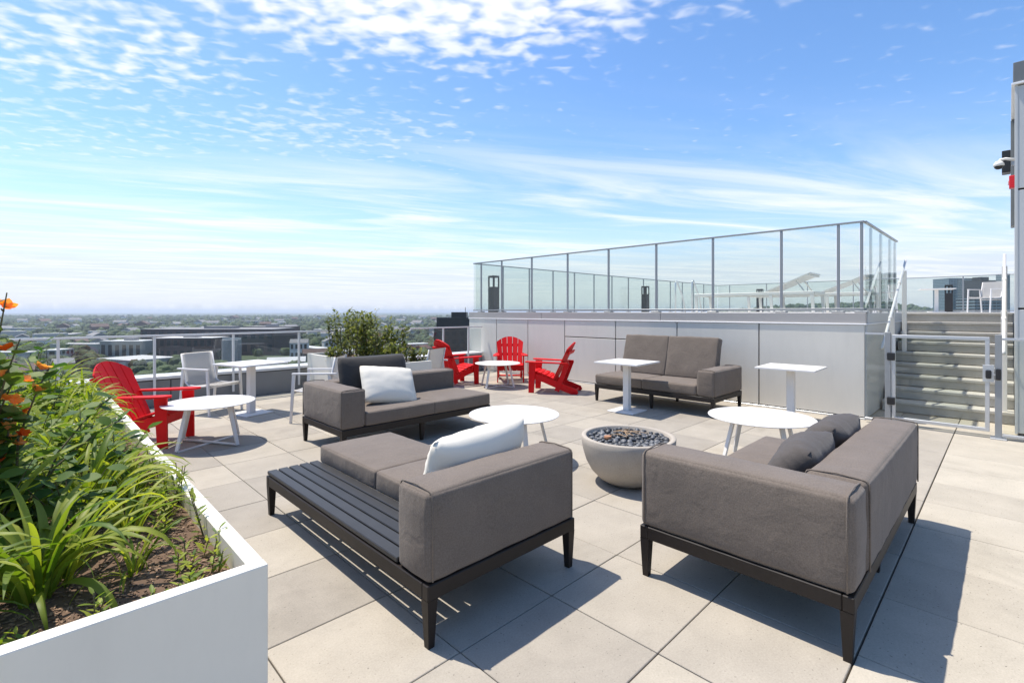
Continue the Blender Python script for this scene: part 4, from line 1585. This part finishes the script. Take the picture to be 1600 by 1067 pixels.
rng = random.Random(41)
nH = 0
for (x_, y_, h_) in ((3.98, 7.1, 0.72), (4.3, 7.15, 0.74), (4.0, 7.55, 0.82), (4.32, 7.6, 0.84), (4.02, 8.0, 0.86), (4.3, 8.05, 0.84), (4.05, 8.5, 0.86), (4.32, 8.5, 0.82), (4.15, 8.9, 0.8)):
    nH += 1
    hedge_plant(x_, y_, h_, 'upright leafy shrub in the far white planter, %s counting from its near end' % ORD[nH - 1], rng)
nH = 0
for (x_, y_, h_) in ((3.9, 6.75, 0.36), (4.12, 6.78, 0.38), (4.35, 6.8, 0.30), (4.5, 6.75, 0.22), (3.85, 7.4, 0.34), (3.84, 8.3, 0.26)):
    nH += 1
    hedge_plant(x_, y_, h_, 'low bushy plant at the rim of the far white planter, %s of six' % ORD[nH - 1], rng, 0.16, 8, 20, 'plant', 'low plants in the far planter')

# ------------------------------------------------------------------ furniture on the raised deck


def lounger():
    t = thing('sun_lounger', 'white sun lounger', 'lounger')
    m = 'white_paint'
    for s in (-1, 1):
        obj('side_rail', mbox(-1.0, 1.0, s * 0.32 - 0.02, s * 0.32 + 0.02, 0.30, 0.35, 0.005, 1), m, t)
        for x_ in (-0.97, 0.35, 0.97):
            bm = B()
            bar(bm, (x_, s * 0.32, 0.2995), (x_ + 0.02, s * 0.32, 0.0), 0.05, 0.035, (0, 1, 0), 0.04, 0.03)
            obj('leg', bm, m, t)
    for x_ in (-0.99, 0.99):
        obj('end_rail', mbox(x_ - 0.02, x_ + 0.02, -0.2995, 0.2995, 0.30, 0.345, 0.004, 1), m, t)
    for k in range(8):
        x_ = -0.93 + k * 0.145
        obj('slat', mbox(x_, x_ + 0.115, -0.295, 0.295, 0.335, 0.352, 0.003, 1), m, t)
    e = Vector((0.26, 0, 0.36))
    d = Vector((math.cos(R(23)), 0, math.sin(R(23))))
    for k in range(6):
        y_ = -0.27 + k * 0.108
        bm = B()
        bar(bm, e + Vector((0, y_, 0)), e + d * 0.74 + Vector((0, y_, 0)), 0.075, 0.018)
        obj('back_slat', bm, m, t)
    for u in (0.02, 0.7):
        bm = B()
        q = e + d * u - Vector((0, 0, 0.02))
        bar(bm, q + Vector((0, -0.31, 0)), q + Vector((0, 0.31, 0)), 0.05, 0.02)
        obj('back_cross_bar', bm, m, t)
    bm = B()
    q = e + d * 0.5
    for s in (-1, 1):
        bar(bm, q + Vector((0, s * 0.25, -0.02)), Vector((0.85, s * 0.25, 0.34)), 0.025, 0.02)
    obj('back_prop', bm, m, t)
    return t


lg = lounger()
place(lg, True, (9.35, 3.2, ZC), R(-90), 'white sun lounger with raised slatted back just behind the glass guard', 'white sun loungers')
place(lg, False, (10.35, 2.6, ZC), R(-90), 'second white sun lounger farther back on the raised deck', 'white sun loungers')
square_table('white pedestal table on the raised deck beyond the stairs', (20.6, 1.6), R(10), ZC, 0.85)
place(ch, False, (19.5, 0.45, ZC), R(150), 'white sling armchair on the raised deck at the right end', KG)
place(ch, False, (20.6, 2.9, ZC), R(-75), 'white sling armchair on the raised deck left of the pedestal table', KG)


def bollard(label, loc):
    t = thing('bollard_light', label, 'lamp', loc, 0, 'black bollard lights')
    obj('column', mbox(-0.105, 0.105, -0.105, 0.105, 0.0, 0.66, 0.004, 1), 'black', t)
    obj('cap', mbox(-0.105, 0.105, -0.105, 0.105, 0.90, 0.95, 0.004, 1), 'black', t)
    for x_ in (-0.09, 0.09):
        for y_ in (-0.09, 0.09):
            obj('corner_bar', mbox(x_ - 0.015, x_ + 0.015, y_ - 0.015, y_ + 0.015, 0.6605, 0.8995), 'black', t)
    obj('mid_bar', mbox(-0.02, 0.02, -0.02, 0.02, 0.6605, 0.8995), 'black', t)
    return t


bollard('black bollard light in the left corner of the raised deck', (8.62, 9.42, ZC))
bollard('black bollard light midway along the far left glass guard', (16.1, 9.35, ZC))
bollard('black bollard light at the back guard above the stairs', (22.9, 1.45, ZC))
bollard('black bollard light near the sun loungers at the back of the deck', (21.5, 7.2, ZC))
pr_t = thing('pool_handrail', 'bent steel pool handrail standing on the raised deck', 'handrail', (13.4, 6.3, ZC))
for s in (0, 1):
    obj('tube', tube(B(), [(0, s * 0.5, 0), (0, s * 0.5, 0.86), (0.03, s * 0.5, 0.9), (0.08, s * 0.5, 0.9), (0.45, s * 0.5, 0.45), (0.62, s * 0.5, 0.0)], 0.022, 8), 'steel', pr_t, smooth=True)

# ------------------------------------------------------------------ city below


def cw(px, d):
    """plan point at image column px and depth d"""
    r_ = (px - 800) / 764 * d
    return (r_ * math.sin(TH) + d * math.cos(TH), -r_ * math.cos(TH) + d * math.sin(TH))


m, nt, b = new_mat('city_ground')
b.inputs['Roughness'].default_value = 0.95
ge = nd(nt, 'ShaderNodeNewGeometry')
n1 = nd(nt, 'ShaderNodeTexNoise')
n1.inputs['Scale'].default_value = 0.004
n1.inputs['Detail'].default_value = 8
n1.inputs['Roughness'].default_value = 0.65
n2 = nd(nt, 'ShaderNodeTexVoronoi')
n2.inputs['Scale'].default_value = 0.03
for n_ in (n1, n2):
    nt.links.new(ge.outputs['Position'], n_.inputs['Vector'])
cr = nd(nt, 'ShaderNodeValToRGB')
cr.color_ramp.elements[0].position = 0.40
cr.color_ramp.elements[0].color = (0.035, 0.055, 0.022, 1)
cr.color_ramp.elements[1].position = 0.66
cr.color_ramp.elements[1].color = (0.16, 0.155, 0.135, 1)
e_ = cr.color_ramp.elements.new(0.53)
e_.color = (0.06, 0.085, 0.035, 1)
nt.links.new(n1.outputs['Fac'], cr.inputs[0])
nt.links.new(cr.outputs[0], b.inputs['Base Color'])
bm = B()
bmesh.ops.create_circle(bm, cap_ends=True, radius=30000, segments=96)
struct(obj('city_ground', bm, 'city_ground', None, (0, 0, GZ)))

plain('brick', (0.10, 0.058, 0.05), 0.85, var=0.25, scale=0.3)
plain('dark_brick', (0.08, 0.058, 0.052), 0.85, var=0.2, scale=0.2)
plain('roof_light', (0.55, 0.53, 0.50), 0.8, var=0.15, scale=0.2, islands=0.15)
plain('roof_grey', (0.22, 0.215, 0.21), 0.85, var=0.2, scale=0.2, islands=0.2)
plain('stucco', (0.36, 0.345, 0.32), 0.8, var=0.1, scale=0.3, islands=0.25)
plain('house_white', (0.58, 0.57, 0.55), 0.7, var=0.08, scale=0.3, islands=0.15)
plain('far_window', (0.03, 0.036, 0.045), 0.15)
plain('far_window_blue', (0.11, 0.16, 0.20), 0.2)
plain('tower_dark', (0.018, 0.018, 0.02), 0.4, var=0.2, scale=0.2)
plain('tower_blue', (0.20, 0.26, 0.30), 0.35, var=0.1, scale=0.1)
plain('tower_pale', (0.30, 0.31, 0.31), 0.6, var=0.1, scale=0.1)
plain('shingle_brown', (0.12, 0.075, 0.06), 0.85, var=0.2, scale=0.4, islands=0.2)


def block(name, label, cat, px, d, wid, dep, ztop, wall, roof, rot=0.0, base=GZ, floors=0, bays=0, win='far_window', gable=False, group=None, parapet=True, wh=0.55):
    x_, y_ = cw(px, d)
    t = thing(name, label, cat, (x_, y_, base), rot, group)
    h_ = ztop - base
    obj('wall', mbox(-wid / 2, wid / 2, -dep / 2, dep / 2, 0, h_), wall, t)
    if gable:
        bm = B()
        e = 0.4
        g_ = min(wid, dep) * 0.28
        vs = [bm.verts.new(v) for v in ((-wid / 2 - e, -dep / 2 - e, h_ + 0.02), (wid / 2 + e, -dep / 2 - e, h_ + 0.02), (wid / 2 + e, dep / 2 + e, h_ + 0.02), (-wid / 2 - e, dep / 2 + e, h_ + 0.02), (-wid / 2 - e, 0, h_ + g_), (wid / 2 + e, 0, h_ + g_))]
        for f in ((0, 1, 5, 4), (2, 3, 4, 5), (3, 0, 4), (1, 2, 5), (3, 2, 1, 0)):
            bm.faces.new([vs[i] for i in f])
        obj('roof', bm, roof, t)
    else:
        ro = obj('roof', mbox(-wid / 2 - 0.2, wid / 2 + 0.2, -dep / 2 - 0.2, dep / 2 + 0.2, h_ + 0.01, h_ + 0.5), roof, t)
        if parapet and wid > 14:
            obj('roof_unit', mbox(-wid * 0.1, wid * 0.12, -dep * 0.15, dep * 0.15, h_ + 0.51, h_ + 3.0), 'roof_grey', ro)
    if floors:
        fh = h_ / floors
        for f in range(floors):
            for sgn, ln, ax in ((-1, wid, 0), (-1, dep, 1)):
                n_ = max(1, int(bays * ln / wid))
                for k in range(n_):
                    c = -ln / 2 + ln * (k + 0.5) / n_
                    w2 = ln / n_ * 0.55 / 2
                    z0 = f * fh + fh * 0.28
                    z1 = z0 + fh * wh
                    if ax == 0:
                        bmw = mbox(c - w2, c + w2, -dep / 2 - 0.06, -dep / 2 + 0.05, z0, z1)
                    else:
                        bmw = mbox(-wid / 2 - 0.06, -wid / 2 + 0.05, c - w2, c + w2, z0, z1)
                    obj('window', bmw, win, t)
    return t


# the ones that can be told apart
FACE = TH - R(90)               # a block turned so that its front looks at the terrace
block('brick_warehouse', 'long dark brick warehouse beyond the left railing', 'building', 345, 560, 146, 50, -18, 'dark_brick', 'roof_grey', FACE, floors=2, bays=16)
block('brick_warehouse', 'lower brick wing in front of the long warehouse', 'building', 300, 500, 60, 30, -25, 'brick', 'roof_light', FACE, floors=2, bays=9)
block('flat_roof_shed', 'low shed with pale ribbed roof just beyond the left railing', 'building', 215, 400, 46, 34, -36.5, 'stucco', 'roof_light', FACE - 0.4, parapet=False)
block('flat_roof_shed', 'grey box building with white roof edge left of the warehouse', 'building', 205, 480, 40, 26, -27, 'stucco', 'house_white', FACE, floors=1, bays=6)
sx, sy = cw(362, 430)
t = thing('storage_silo', 'squat dark grey silo in front of the brick warehouse', 'silo', (sx, sy, GZ))
obj('drum', lathe(B(), [(7.6, 0), (7.6, 22.5), (7.2, 23), (0, 24.2)], 28), 'roof_grey', t)
obj('top_railing', lathe(B(), [(7.3, 23.2), (7.3, 24.4), (7.15, 24.4), (7.15, 23.2)], 28), 'steel', t)
block('gabled_house', 'white house with grey gable roof beyond the railing', 'house', 468, 420, 14, 11, -25, 'house_white', 'roof_grey', FACE + 0.3, floors=3, bays=4, gable=True)
block('gabled_house', 'brown gabled house right of the white one', 'house', 498, 400, 24, 12, -32, 'brick', 'shingle_brown', FACE + 0.5, floors=2, bays=5, gable=True)
block('gabled_house', 'long grey-roofed house low behind the parapet', 'house', 448, 370, 26, 12, -36, 'brick', 'roof_light', FACE + 0.35, floors=2, bays=6, gable=True)
block('flat_roof_shed', 'low white flat building behind the tall planter shrubs', 'building', 590, 430, 22, 16, -30, 'house_white', 'roof_light', FACE, floors=2, bays=5)
block('flat_roof_shed', 'low pale hall left of the dark tower', 'building', 668, 420, 18, 14, -38, 'stucco', 'roof_light', FACE, parapet=False)
block('office_block', 'brown office slab on the right of the long warehouse', 'building', 425, 640, 60, 30, -18, 'brick', 'roof_grey', FACE, floors=4, bays=9)
# dark stepped tower by the deck wall
x_, y_ = cw(717, 190)
t = thing('dark_tower', 'near-black stepped apartment tower left of the panelled wall', 'building', (x_, y_, GZ), FACE)
obj('wall', mbox(-8.4, 9.5, -8, 8, 0, 41.6), 'tower_dark', t)
obj('upper_storeys', mbox(-7.6, 9.0, -7, 7, 41.62, 45.3), 'tower_dark', t)
obj('plant_room', mbox(-2.6, 3.2, -3, 3, 45.32, 47.3), 'tower_dark', t)
obj('antenna', mbox(2.4, 2.6, -0.1, 0.1, 47.32, 49.2), 'tower_dark', t)
for f in range(13):
    for k in range(6):
        c = -7.4 + 2.9 * k
        obj('window', mbox(c, c + 1.5, -8.06, -7.95, 2.0 + 3.05 * f, 3.6 + 3.05 * f), 'far_window', t)
# random town
rng = random.Random(99)
n_h = 0
TOWN = []
kinds = [('pale house under a grey roof among the distant trees', 'house_white', 'roof_grey', True), ('brown gabled house among the distant trees', 'brick', 'shingle_brown', True), ('low flat pale-roofed building in the distant town', 'stucco', 'roof_light', False)]
for k in range(150):
    px = rng.uniform(-60, 740)
    d = 330 * (9.0 ** (rng.random() ** 0.9))
    lb, wl_, rf, gb = kinds[rng.choice((0, 0, 1, 2, 2))]
    sc = rng.uniform(0.8, 1.3) * (1 + d / 1500)
    wid = rng.uniform(9, 17) * sc * (1.0 if gb else rng.uniform(1, 2.6))
    zt = GZ + rng.uniform(6, 11) * (1 + d / 3500)
    clash = any(abs(px - q[0]) * 0.9 < 18 and abs(d - q[1]) < 40 for q in TOWN)
    if clash or (170 < px < 470 and d < 720) or (660 < px and d < 260) or (430 < px < 700 and d < 470):
        continue
    TOWN.append((px, d))
    near_ = d < 620
    block('town_house' if gb else 'town_building', lb, 'house' if gb else 'building', px, d, wid, rng.uniform(8, 13) * sc, zt, wl_, rf, rng.uniform(0, PI), floors=2 if near_ else 0, bays=4, gable=gb, group='distant town ' + ('houses' if gb else 'buildings'), parapet=False)

# distant trees: one mass
tree_src = []
for k in range(10):
    bm = B()
    bmesh.ops.create_icosphere(bm, subdivisions=2 if k < 5 else 3, radius=1.0)
    for v in bm.verts:
        f = 1 + 0.34 * mnoise.noise(v.co * 1.7 + Vector((k * 9, 0, 0))) + 0.26 * mnoise.noise(v.co * 4 + Vector((0, k * 9, 0))) + (0.22 * mnoise.noise(v.co * 9) if k > 4 else 0)
        v.co = v.co * f
        v.co.z = max(v.co.z, -0.65)
    me = bpy.data.meshes.new('t')
    bm.to_mesh(me)
    bm.free()
    tree_src.append(([v.co.copy() for v in me.vertices], [tuple(p_.vertices) for p_ in me.polygons]))
    bpy.data.meshes.remove(me)
plain('far_foliage', (0.056, 0.080, 0.028), 0.9, var=0.75, scale=0.45, islands=0.45, bump=1.0, bscale=0.8)


def tree_mass(name, label, n_, pick, seed):
    rng = random.Random(seed)
    V, Fc = [], []
    for k in range(n_):
        px, d, zb = pick(rng)
        x_, y_ = cw(px, d)
        s_ = rng.uniform(2.6, 5.4) * (1 + d / 2600)
        vs, fs = tree_src[rng.randrange(5) + (5 if d < 620 else 0)]
        o_ = len(V)
        a = rng.uniform(0, 6.28)
        ca, sa = math.cos(a), math.sin(a)
        hz_ = rng.uniform(0.75, 1.15)
        zc_ = zb + s_ * hz_ * 0.75
        V.extend([(x_ + s_ * (v.x * ca - v.y * sa), y_ + s_ * (v.x * sa + v.y * ca), zc_ + s_ * hz_ * v.z) for v in vs])
        Fc.extend([tuple(i + o_ for i in f) for f in fs])
    me = bpy.data.meshes.new(name)
    me.from_pydata(V, [], Fc)
    me.polygons.foreach_set('use_smooth', [True] * len(me.polygons))
    me.materials.append(M['far_foliage'])
    o = bpy.data.objects.new(name, me)
    C.objects.link(o)
    struct(o, 'stuff', label)
    o['category'] = 'trees'
    return o


def pick_town(rng):
    while True:
        px = rng.uniform(-120, 760)
        d = 300 * (14.0 ** (rng.random() ** 0.75))
        if d < 720 and (165 < px < 470) and d > 380 and rng.random() < 0.93:
            continue
        if d < 200 or (650 < px and d < 260):
            continue
        if any(abs(px - q[0]) / 764 * d < 16 and abs(d - q[1]) < 22 for q in TOWN):
            continue
        return px, d, GZ


tree_mass('town_trees', 'green mass of street and garden trees across the distant town', 6800, pick_town, 4)

# hill and skyline to the right, seen through the deck guards


def hill(name, px0, px1, d, top, seed):
    bm = B()
    rows = []
    nx, ny = 60, 8
    for i in range(nx + 1):
        u = i / nx
        px = px0 + (px1 - px0) * u
        row = []
        for j in range(ny + 1):
            v = j / ny
            dd = d * (0.8 + 0.5 * v)
            h_ = (top - GZ) * (math.sin(PI * u) ** 0.6) * math.sin(PI * min(1, v * 1.15) * 0.5) * (0.85 + 0.25 * mnoise.noise(Vector((u * 5 + seed, v * 2, 0))))
            x_, y_ = cw(px, dd)
            row.append(bm.verts.new((x_, y_, GZ - 1 + h_)))
        rows.append(row)
    for i in range(nx):
        for j in range(ny):
            bm.faces.new([rows[i][j], rows[i + 1][j], rows[i + 1][j + 1], rows[i][j + 1]])
    return struct(obj(name, bm, 'city_ground', None, smooth=True))


hill('wooded_hill', 1060, 1560, 1500, 38, 1.0)


def pick_hill(rng):
    u = rng.random()
    v = rng.random() ** 0.7
    px = 1060 + 500 * u
    d = 1500 * (0.8 + 0.5 * v)
    h_ = (38 - GZ) * (math.sin(PI * u) ** 0.6) * math.sin(PI * min(1, v * 1.15) * 0.5) * (0.85 + 0.25 * mnoise.noise(Vector((u * 5 + 1.0, v * 2, 0))))
    return px, d, GZ - 3 + h_


tree_mass('hill_trees', 'dark green wooded hill beyond the raised deck', 1500, pick_hill, 6)


def tower(label, px, d, wid, dep, ztop, wall, win, floors, bays, rot=0.0, crown=None, wh=0.55, balc=False):
    t = block('city_tower', label, 'tower', px, d, wid, dep, ztop, wall, wall, FACE + rot, floors=0, parapet=False)
    h_ = ztop - GZ
    fh = h_ / floors
    for f in range(int(floors * 0.45), floors):       # only the storeys above the deck edge can be seen
        bm = mbox(-wid / 2 - 0.08, wid / 2 + 0.08, -dep / 2 - 0.08, dep / 2 + 0.08, f * fh + fh * 0.3, f * fh + fh * (0.3 + wh))
        st_ = obj('window_band', bm, win, t)
        if balc:
            obj('balcony_slab', mbox(-wid / 2 - 1.3, wid / 2 + 1.3, -dep / 2 - 1.3, dep / 2 + 1.3, f * fh - 0.15, f * fh + 0.2), 'house_white', t)
        for k in range(bays):
            c = -wid / 2 + wid * (k + 0.5) / bays
            obj('mullion', mbox(c - 0.25, c + 0.25, -dep / 2 - 0.16, -dep / 2 - 0.085, f * fh + fh * 0.3, f * fh + fh * (0.3 + wh)), wall, st_)
    if crown:
        obj('crown', mbox(-wid * 0.25, wid * 0.25, -dep * 0.25, dep * 0.25, h_ + 0.52, h_ + crown), wall, t)
    return t


tower('pale blue glass tower in the skyline above the stairs', 1488, 700, 33, 26, 48, 'tower_blue', 'far_window_blue', 44, 8)
tower('darker blue slab tower just right of the pale glass one', 1511, 660, 7, 20, 45, 'tower_dark', 'far_window_blue', 40, 2)
tower('dark grey tower with stepped crown in the skyline above the stairs', 1532, 620, 21, 22, 40, 'tower_dark', 'far_window', 40, 5, crown=5)
tower('slim pale lattice tower at the right end of the skyline', 1567, 560, 7, 9, 44, 'tower_pale', 'far_window_blue', 36, 2)
tower('low dark blue office block under the stepped tower', 1532, 480, 30, 20, 14, 'tower_blue', 'far_window', 20, 8)
block('town_building', 'small brown house at the foot of the wooded hill', 'house', 1448, 600, 20, 14, -8, 'stucco', 'shingle_brown', FACE, floors=3, bays=4, gable=True)
block('town_building', 'pale blocks at the foot of the wooded hill', 'building', 1428, 640, 30, 14, -6, 'stucco', 'roof_light', FACE, floors=4, bays=6)
# towers off to the right whose mirror images stand in the side guard
tower('tall balcony tower mirrored in the side glass, nearest the corner', 1800, 230, 22, 18, 24, 'tower_pale', 'far_window', 22, 5, balc=True)
tower('second balcony tower mirrored in the side glass', 1935, 250, 17, 16, 34, 'tower_dark', 'far_window', 24, 4, balc=True)
tower('slim dark tower mirrored in the side glass between the others', 1868, 300, 12, 14, 22, 'tower_dark', 'far_window', 20, 3)

# ------------------------------------------------------------------ haze
m = bpy.data.materials.new('haze')
m.use_nodes = True
nt = m.node_tree
nt.nodes.clear()
pv = nd(nt, 'ShaderNodeVolumePrincipled')
pv.inputs['Color'].default_value = (0.80, 0.89, 1.0, 1)
pv.inputs['Density'].default_value = 0.0001
pv.inputs['Anisotropy'].default_value = 0.3
om = nd(nt, 'ShaderNodeOutputMaterial')
nt.links.new(pv.outputs[0], om.inputs['Volume'])
MATS['haze'] = m
o = obj('haze', mbox(-32000, 32000, -32000, 32000, GZ - 1.0, 62), 'haze')
struct(o, 'stuff', 'pale blue haze over the distant town')
